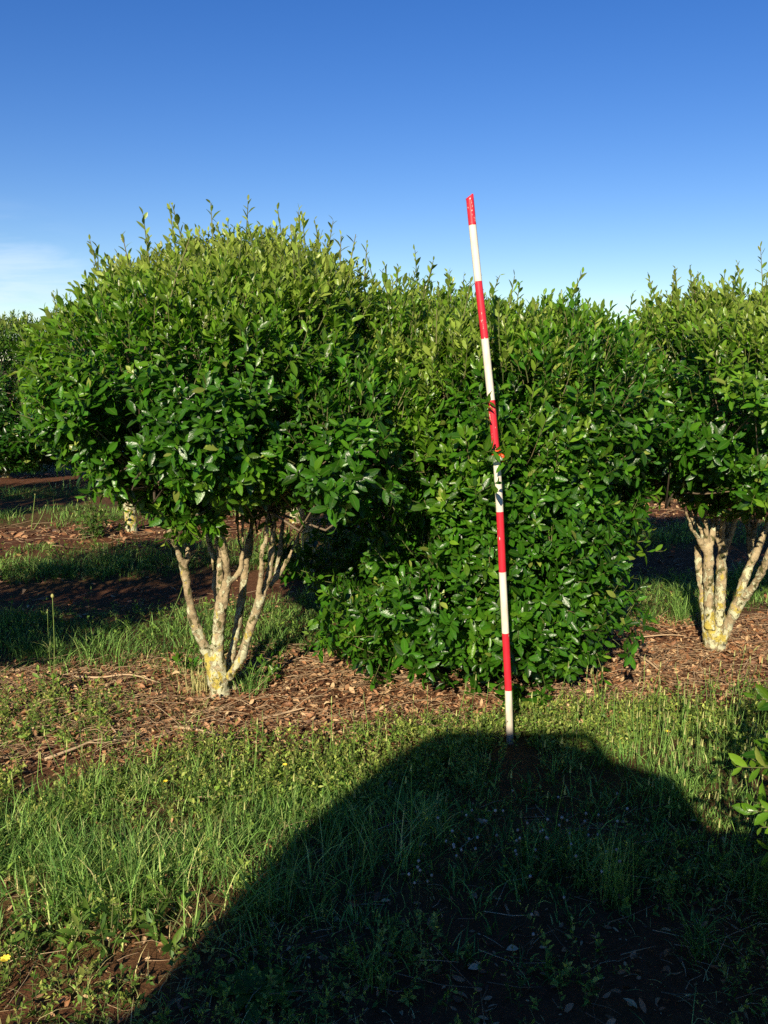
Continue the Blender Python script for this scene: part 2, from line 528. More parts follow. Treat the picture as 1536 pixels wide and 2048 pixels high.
# ------------------------------------------------------------------ trees
def shoot_geo(G, P, A, L, nl, ll, age, lo_incl=1.25, hi_incl=0.45, simple=False, mat_leaf=0, mat_stem=1, wr=0.4, droop=0.0,
              stem_r=0.0016, sunward=0.12):
    """leafy shoots: N stems, each with nl leaves spiralling up it"""
    N = len(P)
    A = unit(A)
    L = np.broadcast_to(L, N); age = np.broadcast_to(age, N); ll = np.broadcast_to(ll, N)
    ref = unit(rng.normal(size=(N, 3)))
    a = unit(np.cross(A, ref)); b = np.cross(A, a)
    bend = unit(rng.normal(size=(N, 3))) * 0.12
    end = P + A * L[:, None] + bend * L[:, None] * 0.6
    mid = P + A * L[:, None] * 0.55 + bend * L[:, None] * 0.1
    v, f, lc = twig_geo(P, mid, end, stem_r * 1.3, stem_r * 0.6)
    lc[:, 0] = np.repeat(np.clip(0.3 + rng.normal(size=N) * 0.3, 0, 1), 9)
    G.add(v, f, lc, mat_stem)
    i = np.arange(nl)
    s = 0.12 + 0.88 * (i / max(nl - 1, 1))
    ph = i * 2.399 + rng.uniform(0, 6.283, (N, 1)) + rng.normal(size=(N, nl)) * 0.25
    inc = lo_incl + (hi_incl - lo_incl) * s + rng.normal(size=(N, nl)) * 0.16
    pos = (1 - s)[None, :, None] ** 2 * P[:, None] + 2 * ((1 - s) * s)[None, :, None] * mid[:, None] + (s ** 2)[None, :, None] * end[:, None]
    rad = np.cos(ph)[..., None] * a[:, None] + np.sin(ph)[..., None] * b[:, None]
    d = np.cos(inc)[..., None] * A[:, None] + np.sin(inc)[..., None] * rad
    d[..., 2] -= droop
    n = A[:, None] * 1.0 - rad * 0.1 + rng.normal(size=(N, nl, 3)) * 0.28 + np.array(to_sun)[None, None] * sunward
    size = ll[:, None] * (0.78 + 0.34 * np.sin(np.pi * np.clip(s * 0.85 + 0.1, 0, 1)))[None] * rng.uniform(0.55, 1.2, (N, nl))
    size = size * np.where(i[None] >= nl - 2, 0.78, 1.0)
    ag = np.clip(age[:, None] + (s - 0.5)[None] * 0.28 + rng.normal(size=(N, nl)) * 0.1, 0, 1)
    ag = np.where(rng.uniform(size=ag.shape) < 0.02, 1.0, ag)
    keep = rng.uniform(size=N * nl) > 0.07
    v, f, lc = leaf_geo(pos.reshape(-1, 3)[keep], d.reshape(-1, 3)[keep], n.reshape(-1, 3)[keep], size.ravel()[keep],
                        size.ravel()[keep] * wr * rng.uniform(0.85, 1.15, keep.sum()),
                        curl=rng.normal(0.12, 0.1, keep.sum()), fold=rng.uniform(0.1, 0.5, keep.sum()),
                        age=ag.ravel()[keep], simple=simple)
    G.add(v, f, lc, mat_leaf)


def crown_points(n, c, rx, ry, rzu, rzd, e, seed, lump=0.13, gap=0.25, inner=0.3, zmin=0.03, bowl=0.0):
    """points spread through the outer shell of a lumpy crown; returns position and outward normal"""
    c = np.asarray(c, float)
    nl_, ng, n3 = Noise(seed, 3, 16, 3.2), Noise(seed + 50, 3, 18, 5.5), Noise(seed + 70, 3, 20, 10.0)
    d = unit(rng.normal(size=(int(n * 2.6), 3)))
    rz = np.where(d[:, 2] > 0, rzu, rzd)
    rr = (np.abs(d[:, 0] / rx) ** e + np.abs(d[:, 1] / ry) ** e + np.abs(d[:, 2] / rz) ** e) ** (-1 / e)
    nn = unit(np.stack([d[:, 0] / rx ** 2, d[:, 1] / ry ** 2, d[:, 2] / rz ** 2], -1))
    rr = rr * (1 + lump * nl_(d) + 0.05 * n3(d))
    u = rng.uniform(size=len(d))
    depth = np.where(u < inner, rng.uniform(0.55, 0.85, len(d)), 1 - np.abs(rng.normal(size=len(d))) * 0.07)
    gapm = ng(d)
    ok = (gapm > -1.35 + gap * 2 - 1.2 * np.clip((d[:, 2] - 0.35) * 2, 0, 1)) | (depth < 0.85)
    p = c + d * (rr * depth)[:, None]
    rho = np.hypot((p[:, 0] - c[0]) / rx, (p[:, 1] - c[1]) / ry)
    ok &= p[:, 2] > zmin + bowl * rho ** 1.5
    # even out over area
    w = rr ** 2
    ok &= rng.uniform(size=len(d)) < w / np.percentile(w, 95)
    idx = np.where(ok)[0][:n]
    return p[idx], nn[idx], depth[idx]


def tree_crown(G, c, rx, ry, rzu, rzd, e, n, seed, ll=0.047, age0=0.12, age1=0.75, tall=0, simple=False, zmin=0.03, nl=9, gap=0.25,
               lump=0.13, tall_len=(0.14, 0.32), shoot_len=(0.06, 0.14), inner=0.28, cull=None, bowl=0.0, tilt=0.0):
    P, Nn, dep = crown_points(n, c, rx, ry, rzu, rzd, e, seed, lump, gap, inner, zmin, bowl)
    if tilt:
        P[:, 2] += tilt * (P[:, 0] - c[0]) * np.clip((P[:, 2] - c[2] + 0.1) / 0.4, 0, 1)
    if cull is not None:
        k = cull(P); P, Nn, dep = P[k], Nn[k], dep[k]
    h = (P[:, 2] - (c[2] - rzd)) / (rzu + rzd)
    up = np.clip(0.35 + 0.9 * h, 0.2, 1.3)
    A = Nn * 0.85 + np.array([[0, 0, 1.0]]) * up[:, None] + rng.normal(size=P.shape) * 0.32
    an = Noise(seed + 90, 3, 12, 4.0)(P)
    A = A + np.array(to_sun)[None] * (0.4 * np.clip(1.1 - 1.3 * h, 0, 1))[:, None]
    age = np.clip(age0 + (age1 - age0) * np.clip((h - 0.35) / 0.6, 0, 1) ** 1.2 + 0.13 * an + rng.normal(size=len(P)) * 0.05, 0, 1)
    age = np.where(dep < 0.85, age * 0.4, age)  # inner leaves coloured darker so the pockets of the crown look shaded
    L = rng.uniform(*shoot_len, len(P))
    size = ll * rng.uniform(0.85, 1.15, len(P)) * np.clip(1.12 - 0.25 * h, 0.8, 1.2)
    low = h < 0.62
    if low.any():
        shoot_geo(G, P[low], A[low], L[low] * 0.9, nl, size[low] * 1.05, age[low], 1.4, 0.85, simple)
    if (~low).any():
        shoot_geo(G, P[~low], A[~low], L[~low] * 1.15, nl + 1, size[~low], age[~low], 0.95, 0.4, simple)
    if tall:
        k = np.where((dep > 0.9) & (h > 0.78))[0]
        k = rng.choice(k, min(tall, len(k)), replace=False)
        A2 = np.array([[0, 0, 1.0]]) + rng.normal(size=(len(k), 3)) * 0.13 + Nn[k] * 0.12
        shoot_geo(G, P[k] - np.array([[0, 0, 0.02]]), A2, rng.uniform(*tall_len, len(k)), 15, ll * 0.92, np.clip(age[k] + 0.05, 0, 1), 0.95, 0.5, simple, stem_r=0.0028)
    return P, dep


def inner_branches(G, starts, P, n, r0=0.008, sag=0.1):
    """limbs from the trunk tips out to points of the crown"""
    starts = np.asarray(starts, float)
    k = rng.choice(len(P), min(n, len(P)), replace=False)
    T = P[k]
    dist = np.linalg.norm(T[:, None] - starts[None], axis=-1)
    s = starts[np.argmin(dist + rng.uniform(0, 0.15, dist.shape), 1)]
    mid = (s + T) / 2 + rng.normal(size=T.shape) * 0.05 + np.array([[0, 0, -sag * 0.3]])
    v, f, lc = twig_geo(s, mid, T, r0 * rng.uniform(0.5, 1.1, len(T)), 0.0018, 5)
    G.add(v, f, lc, 0)


def trunk_mesh(name, stems, parent, extra=None, voxel=0.006, seed=0, loc=(0, 0, 0)):
    """stems: list of [(x,y,z,r),...]; fused by a voxel remesh and roughened, then thin limbs added as they are"""
    G = Geo()
    for st in stems:
        p = smooth_path(st, 5)
        v, f = tube(p[:, :3], p[:, 3], 10)
        G.add(v - np.array(loc), f)
    o = G.build(name, M_BARK, None)
    md = o.modifiers.new('fuse', 'REMESH'); md.mode = 'VOXEL'; md.voxel_size = voxel; md.use_smooth_shade = True
    sm = o.modifiers.new('soften', 'SMOOTH'); sm.factor = 0.5; sm.iterations = 3
    dg = bpy.context.evaluated_depsgraph_get()
    ev = o.evaluated_get(dg)
    me = bpy.data.meshes.new_from_object(ev)
    n = len(me.vertices)
    co = np.empty(n * 3, np.float32); me.vertices.foreach_get('co', co); co = co.reshape(-1, 3).astype(float)
    no = np.empty(n * 3, np.float32); me.vertices.foreach_get('normal', no); no = no.reshape(-1, 3)
    q = np.empty(len(me.loops), np.int32); me.loops.foreach_get('vertex_index', q)
    ls = np.empty(len(me.polygons), np.int32); me.polygons.foreach_get('loop_total', ls)
    st_ = np.concatenate([[0], np.cumsum(ls)[:-1]])
    q4 = np.stack([q[st_[ls == 4] + k] for k in range(4)], -1) if (ls == 4).any() else np.zeros((0, 4), int)
    q3 = np.stack([q[st_[ls == 3] + k] for k in range(3)], -1) if (ls == 3).any() else np.zeros((0, 3), int)
    a, b = Noise(seed + 11, 3, 18, 40.0), Noise(seed + 12, 3, 18, 130.0)
    co = co + no * (0.0026 * a(co) + 0.0016 * b(co))[:, None]
    bpy.data.objects.remove(o)
    G2 = Geo().add(co, [q4, q3], np.full((n, 3), 0.5), 0)
    if extra is not None and extra.n:
        base = G2.n
        for v, l in zip(extra.v, extra.lc):
            G2.v.append(v - np.array(loc)); G2.lc.append(l)
        for f, mi in zip(extra.f, extra.mi):
            G2.f.append(f + base); G2.mi.append(np.full(len(f), 1))
        G2.n += extra.n
    return G2.build(name, [M_BARK, M_BRANCH], parent)


# camera geometry used only to turn measured trunk outlines into metres
F_, SP, CP = 1770.0, math.sin(PITCH), math.cos(PITCH)


def pt(x, y, Y):
    u, v = (x - 768) / F_, (1024 - y) / F_
    t = Y / (CP + v * SP)
    return (u * t, Y, CAM_H + (v * CP - SP) * t)


def gpt(x, y):
    u, v = (x - 768) / F_, (1024 - y) / F_
    t = -CAM_H / (v * CP - SP)
    return (u * t, (CP + v * SP) * t)


def on_ground(x, y, dz=0.0):
    return (x, y, float(ground_z(x, y)) + dz)


def stem_from(px, Yb, scale, ox, oy, yoff=None):
    """px: [(x, y, width)] measured in an enlarged crop -> [(X,Y,Z,r)]"""
    o = []
    for i, (x, y, w) in enumerate(px):
        Y = Yb + (yoff[i] if yoff else 0)
        p = pt(ox + x / scale, oy + y / scale, Y)
        o.append((*p, w / scale / F_ * Y * 0.5 * 1.02))
    return o


# ---- the lichen-covered tree on the left
LX, LY = -0.685, 3.516
tl = empty('broadleaf_tree', on_ground(LX, LY), 'multi-stemmed tree with pale lichen-spotted trunk standing clear of the dense bush', 'tree')
loc = np.array(tl.location)
c8 = (3.072, 200, 980)
zig = lambda n, k: [k * i / (n - 1) for i in range(n)]
stems = [
    stem_from([(738, 1300, 170), (735, 1255, 138), (733, 1220, 124), (722, 1170, 120), (712, 1110, 112), (705, 1060, 96)], LY, *c8),
    stem_from([(712, 1190, 84), (672, 1040, 74), (622, 920, 66), (576, 800, 62), (541, 640, 54), (522, 500, 54), (505, 440, 56)], LY, *c8, zig(7, -0.08)),
    stem_from([(508, 460, 46), (465, 350, 34), (430, 260, 32), (385, 150, 30), (330, -20, 24)], LY - .08, *c8, zig(5, -0.15)),
    stem_from([(512, 470, 40), (540, 400, 34), (522, 335, 30), (470, 260, 30), (452, 160, 28), (440, -20, 22)], LY - .08, *c8, zig(6, .1)),
    stem_from([(740, 1200, 100), (727, 1000, 80), (730, 850, 80), (748, 700, 78), (772, 600, 66), (790, 545, 56)], LY, *c8, zig(6, -.03)),
    stem_from([(790, 560, 48), (780, 480, 46), (758, 350, 44), (738, 250, 40), (700, 100, 30)], LY - .03, *c8, zig(5, -.1)),
    stem_from([(738, 640, 44), (736, 520, 40), (735, 400, 38), (722, 300, 34), (715, 120, 28)], LY, *c8, zig(5, .06)),
    stem_from([(792, 565, 40), (832, 535, 36), (868, 470, 34), (866, 380, 30), (850, 280, 28), (842, 120, 24)], LY - .03, *c8, zig(6, .05)),
    stem_from([(866, 470, 28), (880, 360, 24), (876, 250, 22), (890, 80, 20)], LY, *c8, zig(4, -.06)),
    stem_from([(745, 1000, 40), (735, 800, 34), (712, 640, 34), (706, 500, 34), (678, 350, 36), (640, 190, 34), (610, 20, 28)], LY + .1, *c8, zig(7, .2)),
    stem_from([(790, 1120, 52), (828, 910, 52), (868, 700, 54), (888, 520, 50), (904, 400, 50), (930, 250, 40), (940, 60, 32)], LY + .05, *c8, zig(7, .25)),
    stem_from([(790, 1160, 46), (815, 1120, 50), (852, 1050, 58), (892, 960, 62), (930, 830, 60), (970, 720, 56), (1000, 640, 54)], LY - .02, *c8, zig(7, -.05)),
    stem_from([(972, 700, 34), (982, 600, 36), (992, 480, 34), (998, 370, 32), (1020, 300, 30), (1030, 120, 24)], LY - .07, *c8, zig(6, -.08)),
    stem_from([(990, 660, 48), (1036, 530, 44), (1050, 400, 42), (1060, 300, 40), (1075, 100, 30)], LY - .05, *c8, zig(5, .02)),
    stem_from([(1040, 600, 40), (1080, 520, 38), (1105, 380, 34), (1120, 240, 30), (1150, 60, 24)], LY, *c8, zig(5, .2)),
    stem_from([(1075, 560, 30), (1120, 480, 28), (1160, 410, 26), (1210, 300, 22), (1270, 140, 18)], LY + .02, *c8, zig(5, .1)),
    stem_from([(800, 1180, 50), (826, 1220, 46), (840, 1265, 50)], LY + .05, *c8),
]
ends = [np.array(s[-1][:3]) for s in stems if s[-1][2] > 0.7]
G = Geo()
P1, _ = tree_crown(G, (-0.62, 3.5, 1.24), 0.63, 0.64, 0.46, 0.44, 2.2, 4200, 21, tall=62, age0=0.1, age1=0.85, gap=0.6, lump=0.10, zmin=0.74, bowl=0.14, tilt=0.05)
P1b, _ = tree_crown(G, (-0.16, 3.22, 1.05), 0.26, 0.26, 0.26, 0.20, 2.0, 330, 22, age0=0.2, age1=0.4, gap=0.4, zmin=0.84, ll=0.05)
P1 = np.concatenate([P1, P1b])
G.v = [v - loc for v in G.v]
B = Geo(); inner_branches(B, ends, P1, 260)
trunk_mesh('trunk', stems, tl, B, 0.0055, 1, loc)
G.build('crown', [M_LEAF, M_STEM], tl)

# ---- the dense bush behind the pole
tb = empty('bush', on_ground(0.36, 3.92), 'dense dark green bush leafy down to the ground behind the red and white pole', 'bush')
loc = np.array(tb.location)
bs = []
for k in range(7):
    a = k * 0.9 + 0.3
    q = [(0.36 + 0.03 * math.cos(a), 3.92 + 0.03 * math.sin(a), -0.03, 0.024)]
    for j in range(1, 5):
        r = 0.03 + 0.11 * j
        q.append((0.36 + r * math.cos(a + 0.1 * j), 3.92 + r * math.sin(a + 0.1 * j), 0.26 * j, 0.024 - 0.0035 * j))
    bs.append(q)
G = Geo()
hollow = lambda p: ~((p[:, 0] < 0.08 + 0.1 * np.sin(p[:, 2] * 9)) & (p[:, 1] < 4.25) & (p[:, 2] > 0.38 - 0.3 * p[:, 0]) & (p[:, 2] < 1.0)) & (p[:, 0] < 0.70 + 0.88 * p[:, 2]) & (p[:, 0] > -0.22 - 0.5 * p[:, 2])
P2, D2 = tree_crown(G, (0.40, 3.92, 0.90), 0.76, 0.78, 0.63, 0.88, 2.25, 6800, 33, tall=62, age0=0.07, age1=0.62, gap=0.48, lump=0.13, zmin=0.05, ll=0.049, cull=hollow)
P2c, _ = tree_crown(G, (-0.02, 3.86, 1.22), 0.36, 0.42, 0.33, 0.26, 2.1, 1100, 36, tall=16, age0=0.15, age1=0.6, gap=0.45, zmin=0.95)
P2d, _ = tree_crown(G, (0.62, 3.55, 1.12), 0.50, 0.40, 0.36, 0.34, 2.1, 1000, 37, age0=0.12, age1=0.42, gap=0.5, zmin=0.6)
P2b, _ = tree_crown(G, (0.42, 3.60, 0.45), 0.62, 0.44, 0.42, 0.44, 2.2, 800, 35, age0=0.02, age1=0.16, gap=0.6, zmin=0.05, ll=0.048, cull=hollow)  # low age: old leaves, with shade of the lower front coloured in
# sprigs that reach round the pole
sp = np.array([[0.93, 3.64, 0.70], [0.99, 3.66, 0.58], [0.9, 3.56, 0.62], [0.86, 3.52, 0.46], [0.95, 3.6, 0.80], [-0.02, 3.5, 0.26], [0.05, 3.5, 0.34]])
shoot_geo(G, sp, np.array([[1, -.2, .5], [1, .2, -.05], [.8, -.6, .3], [.9, -.4, .0], [1, .1, .15], [-1, -.3, .1], [-.8, -.3, .5]]), rng.uniform(.15, .2, 7), 14, 0.056, 0.3, 1.3, 0.75, stem_r=0.0026)
sp = np.array([[0.29, 3.02, 1.22], [0.33, 3.04, 1.06], [0.45, 3.02, 1.03], [0.32, 3.0, 0.93], [0.31, 3.06, 1.16]])
shoot_geo(G, sp, np.array([[.9, -.35, .3], [.6, -.7, .3], [-.7, -.5, .3], [.6, -.6, .5], [.5, -.6, .4]]), rng.uniform(.06, .1, 5), 8, 0.055, 0.25, 1.35, 0.8)
G.v = [v - loc for v in G.v]
PT = np.concatenate([P2, P2b, P2c, P2d])
PT = PT[(PT[:, 0] > 0.05) | (PT[:, 2] > 1.0)]
B = Geo(); inner_branches(B, [q[-1][:3] for q in bs] + [q[2][:3] for q in bs], PT, 400, 0.006)
trunk_mesh('trunk', bs, tb, B, 0.007, 2, loc)
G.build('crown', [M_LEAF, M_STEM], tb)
# clusters of pale green flower buds
k = rng.choice(len(P2), 150, replace=False)
k = k[(P2[k][:, 1] < 4.0) & (P2[k][:, 2] < 1.35)]
cl = np.repeat(P2[k], 11, 0) + rng.normal(size=(len(k) * 11, 3)) * 0.016 + np.array([[0, -0.02, 0]])
octv = np.array([[1, 0, 0], [-1, 0, 0], [0, 1, 0], [0, -1, 0], [0, 0, 1], [0, 0, -1]]) * 0.0034
octf = np.array([[0, 2, 4], [2, 1, 4], [1, 3, 4], [3, 0, 4], [2, 0, 5], [1, 2, 5], [3, 1, 5], [0, 3, 5]])
def blobs(c, size=1.0):
    n = len(c)
    size = np.broadcast_to(size, n)
    v = (c[:, None] + octv[None] * size[:, None, None]).reshape(-1, 3)
    f = ((np.arange(n) * 6)[:, None, None] + octf[None]).reshape(-1, 3)
    return v, [f], np.repeat(np.stack([rng.uniform(size=n)] * 3, -1), 6, 0)
v, f, lc = blobs(cl, rng.uniform(0.7, 1.2, len(cl)))
tag(Geo().add(v - loc, f, lc).build('flower_buds', M_BUD, tb), kind='stuff')

# ---- the tree on the right
RX, RY = 1.585, 4.062
tr = empty('broadleaf_tree', on_ground(RX, RY), 'tree with straight pale stems cut into knuckles and one stem leaning out to the side', 'tree')
loc = np.array(tr.location)
c4 = (5.37, 1250, 960)
stems = [
    stem_from([(955, 1900, 225), (955, 1800, 232), (950, 1680, 222), (945, 1560, 205)], RY, *c4),
    stem_from([(880, 1650, 90), (850, 1450, 82), (830, 1280, 78), (808, 1050, 76), (792, 900, 78), (785, 800, 72), (775, 690, 62)], RY, *c4, zig(7, .06)),
    stem_from([(915, 1600, 130), (903, 1400, 112), (900, 1200, 108), (898, 950, 106), (898, 780, 108), (905, 680, 100)], RY - .03, *c4),
    stem_from([(890, 700, 74), (872, 560, 66), (860, 390, 58), (850, 150, 48), (820, -100, 40)], RY - .03, *c4, zig(5, -.05)),
    stem_from([(930, 700, 74), (945, 560, 66), (952, 390, 62), (965, 150, 50), (985, -100, 40)], RY - .03, *c4, zig(5, .05)),
    stem_from([(850, 760, 52), (790, 620, 58), (720, 530, 48), (690, 430, 44), (620, 290, 40), (520, 120, 34)], RY - .03, *c4, zig(6, -.12)),
    stem_from([(845, 690, 50), (820, 560, 50), (775, 440, 44), (740, 330, 40), (690, 180, 34)], RY - .02, *c4, zig(5, .08)),
    stem_from([(770, 600, 36), (745, 480, 40), (690, 320, 40), (650, 220, 36)], RY - .05, *c4, zig(4, .04)),
    stem_from([(1025, 1650, 130), (1020, 1450, 118), (1022, 1250, 116), (1035, 1050, 112), (1045, 850, 108), (1050, 740, 116), (1060, 680, 120)], RY + .01, *c4),
    stem_from([(1020, 700, 60), (990, 600, 56), (985, 500, 52), (975, 300, 44), (950, 100, 38)], RY, *c4, zig(5, .1)),
    stem_from([(1055, 690, 62), (1040, 560, 62), (1050, 430, 52), (1060, 200, 44)], RY, *c4, zig(4, -.08)),
    stem_from([(1080, 690, 66), (1092, 560, 68), (1090, 430, 54), (1110, 200, 44)], RY, *c4, zig(4, .1)),
    stem_from([(1095, 710, 60), (1145, 560, 62), (1180, 440, 52), (1250, 250, 44), (1330, 50, 36)], RY, *c4, zig(5, -.04)),
    stem_from([(1040, 1750, 110), (1090, 1610, 116), (1140, 1480, 122), (1205, 1350, 132), (1250, 1270, 128)], RY - .04, *c4, zig(5, -.05)),
    stem_from([(1225, 1320, 80), (1250, 1180, 94), (1300, 1030, 92), (1350, 900, 88), (1420, 760, 84), (1500, 560, 70), (1600, 250, 56)], RY - .09, *c4, zig(7, .1)),
    stem_from([(1255, 1300, 90), (1340, 1190, 92), (1430, 1060, 86), (1490, 930, 84), (1560, 780, 78), (1680, 500, 66), (1800, 200, 56)], RY - .09, *c4, zig(7, -.2)),
    stem_from([(1370, 880, 70), (1350, 740, 72), (1342, 560, 72), (1330, 400, 66), (1310, 100, 50)], RY + .0, *c4, zig(5, .1)),
    stem_from([(1352, 720, 46), (1385, 580, 48), (1410, 400, 44), (1450, 150, 36)], RY + .02, *c4, zig(4, .02)),
]
ends = [np.array(s[-1][:3]) for s in stems if s[-1][2] > 0.75]
G = Geo()
P3, _ = tree_crown(G, (1.80, 4.05, 1.19), 0.70, 0.72, 0.43, 0.40, 2.3, 4200, 47, tall=55, age0=0.12, age1=0.85, gap=0.6, lump=0.11, zmin=0.72, bowl=0.13, ll=0.047)
G.v = [v - loc for v in G.v]
B = Geo(); inner_branches(B, ends, P3, 260)
trunk_mesh('trunk', stems, tr, B, 0.006, 3, loc)
G.build('crown', [M_LEAF, M_STEM], tr)


# ---- trees of the rows behind: two builds, copied
def back_tree(name, seed, rx, rzu, rzd, cz, stems_n=5, n=1300):
    t = empty(name, (0, 0, 0), 'tree', 'tree')
    g = np.random.default_rng(seed)
    st = [[(0, 0, -0.05, 0.058), (0, 0, 0.1, 0.052), (0, 0, 0.24, 0.05), (0.01, 0, 0.4, 0.046)]]
    en = []
    for k in range(stems_n):
        a = k * 6.283 / stems_n + g.uniform(-.3, .3)
        sp = g.uniform(0.2, 0.36)
        s = [(0, 0, 0.3, 0.03)]
        for j in range(1, 5):
            s.append((sp * (j / 4) * math.cos(a) + g.normal() * .012, sp * (j / 4) * math.sin(a) + g.normal() * .012, 0.34 + 0.15 * j, 0.03 - 0.003 * j))
        st.append(s); en.append(s[-1][:3])
    G = Geo()
    P, _ = tree_crown(G, (0, 0, cz), rx, rx, rzu, rzd, 2.4, n, seed, ll=0.06, tall=16, simple=True, nl=9, zmin=max(0.05, cz - rzd))
    B = Geo(); inner_branches(B, en, P, 110)
    trunk_mesh('trunk', st, t, B, 0.012, seed)
    G.build('crown', [M_FARLEAF, M_STEM], t)
    return t


def copy_thing(t):
    c = t.copy(); COL.objects.link(c)
    for ch in t.children:
        k = ch.copy(); COL.objects.link(k); k.parent = c
    return c


protoA = back_tree('broadleaf_tree', 61, 0.74, 0.62, 0.52, 1.16, n=1700)
protoB = back_tree('broadleaf_tree', 67, 0.76, 0.74, 0.9, 1.02, n=3800)
ROWG = 'trees in the rows behind'
spots = [  # x, y, rot, scale, proto, label
    (-2.05, 7.05, 0.3, 1.0, 'A', 'tree in the second row with a short yellow lichen-stained trunk seen below the nearest crown'),
    (-0.50, 5.75, 1.3, 0.93, 'A', 'tree glimpsed through the dark gap between the lichen-spotted tree and the dense bush'),
    (-0.75, 7.40, 2.2, 1.0, 'A', 'back-row tree seen through the stems of the lichen-spotted tree'),
    (0.55, 7.65, 4.2, 1.0, 'A', 'back-row tree straight behind the dense bush and the pole'),
    (1.75, 7.90, 0.9, 0.84, 'A', 'low back-row tree in the skyline dip between the dense bush and the knuckled tree'),
    (3.05, 8.25, 3.3, 0.86, 'A', 'back-row tree directly behind the trunk of the knuckled tree'),
    (4.35, 8.55, 5.0, 1.0, 'A', 'back-row tree behind the leaning stem of the knuckled tree at the right edge'),
    (-4.5, 6.5, 5.2, 0.98, 'A', 'second-row tree beyond the left edge, shading the dark ground far left'),
    (-4.55, 10.55, 1.1, 1.03, 'B', 'dark far tree at the edge of the view, leafy nearly down to the lit grass'),
    (-5.9, 10.3, 2.6, 1.0, 'B', 'third-row tree farthest out on the left'),
    (-3.2, 10.85, 4.0, 1.0, 'B', 'third-row tree behind the left half of the lichen-spotted tree crown'),
    (-2.5, 2.85, 2.0, 0.97, 'A', 'tree just beyond the left edge whose shade darkens the bare track on the left'),
]
used = {'A': False, 'B': False}
for x, y, rz, sc, pr, lab in spots:
    p = protoA if pr == 'A' else protoB
    o = copy_thing(p) if used[pr] else p
    used[pr] = True
    o.location = on_ground(x, y)
    o.rotation_euler = (0, 0, rz)
    o.scale = (sc, sc, sc)
    o['group'] = ROWG
    o['label'] = lab or 'further orchard tree in a back row, largely hidden by the front trees'

# ---- low bush at the right edge
tn = empty('low_shrub', on_ground(1.46, 1.74), 'low shrub at the right edge poking glossy sprigs over the near grass', 'shrub')
loc = np.array(tn.location)
st = []
for k in range(5):
    a = k * 1.25 + 2.4
    st.append([(1.40 + r * math.cos(a), 1.72 + r * math.sin(a), z, w) for r, z, w in ((0.0, -.03, .014), (.06, .14, .012), (.16, .3, .009), (.28, .44, .006))])
G = Geo()
P4, _ = tree_crown(G, (1.50, 1.80, 0.36), 0.55, 0.55, 0.34, 0.32, 2.2, 700, 71, ll=0.044, age0=0.15, age1=0.4, gap=0.3, zmin=0.06)
# single sprigs reaching out to the left
sp = np.array([[0.86, 1.72, 0.68], [0.84, 1.66, 0.57], [0.83, 1.62, 0.50], [0.90, 1.7, 0.42], [0.95, 1.8, 0.60]])
shoot_geo(G, sp, np.array([[-1, -.2, .2], [-1, -.1, .12], [-.9, -.3, .2], [-1, 0, .1], [-.8, .2, .5]]), np.array([.12, .15, .13, .12, .12]), 10, 0.042, 0.3, 1.2, 0.7, sunward=0.6)
G.v = [v - loc for v in G.v]
B = Geo(); inner_branches(B, [s[-1][:3] for s in st], np.concatenate([P4, sp]), 120, 0.004)
trunk_mesh('trunk', st, tn, B, 0.005, 5, loc)
G.build('crown', [M_LEAF, M_STEM], tn)

# ------------------------------------------------------------------ the ranging pole
PY = 3.03
px = [(1021.5, 1500), (1020, 1490), (1017, 1382), (1011, 1266), (1005, 1147), (1000, 1027), (993, 913), (983, 805), (970, 680), (957, 567), (945, 452), (939, 389)]
pp = np.array([pt(x, y, PY) for x, y in px])
cum = np.concatenate([[0], np.cumsum(np.linalg.norm(np.diff(pp, axis=0), axis=1))])
base = np.array(on_ground(pp[1, 0], PY))
ts = np.unique(np.concatenate([np.linspace(-0.03, cum[-1], 110)]))
path = np.stack([np.interp(ts, cum, pp[:, i]) for i in range(3)], -1)
path[:, 2] = np.where(ts < 0, pp[0, 2] + ts, path[:, 2])
for _ in range(5):
    path[1:-1] = 0.5 * path[1:-1] + 0.25 * (path[:-2] + path[2:])
v, f = tube(path - base, 0.0129, 20)
# the broken, scooped top
top = v[-20:]
dx = (top[:, 0] - top[:, 0].mean()) / 0.0129
top[:, 2] += np.where(dx < 0.35, -0.012 * np.clip((0.35 - dx) / 1.0, 0, 1) ** 0.5, 0.0)
v[-20:] = top
sl = np.repeat(ts, 20)
edges = cum[2:11]
pole_m, nt, N, L, o_ = new_mat('banded_pole_paint')
at = N.new('ShaderNodeAttribute'); at.attribute_name = 'lc'
sepc = N.new('ShaderNodeSeparateColor'); L.new(at.outputs['Color'], sepc.inputs[0])
tcn = N.new('ShaderNodeTexCoord')
wn_ = noise_node(N, L, 60, 3, 0.6, tcn.outputs['Object'])
wa = N.new('ShaderNodeMath'); wa.operation = 'MULTIPLY_ADD'; wa.inputs[1].default_value = 0.004
L.new(wn_.outputs[0], wa.inputs[0]); L.new(sepc.outputs[0], wa.inputs[2])
rp = N.new('ShaderNodeValToRGB'); rp.color_ramp.interpolation = 'CONSTANT'
el = rp.color_ramp.elements
while len(el) < 10: el.new(0.5)
WHITE, RED = (0, 0, 0, 1), (1, 1, 1, 1)
for e, p, c in zip(el, [0.0] + [x / 2.2 + 0.002 / 2.2 for x in edges], [WHITE, RED] * 5):
    e.position = p; e.color = c
dvn = N.new('ShaderNodeMath'); dvn.operation = 'DIVIDE'; dvn.inputs[1].default_value = 2.2
L.new(wa.outputs[0], dvn.inputs[0]); L.new(dvn.outputs[0], rp.inputs[0])
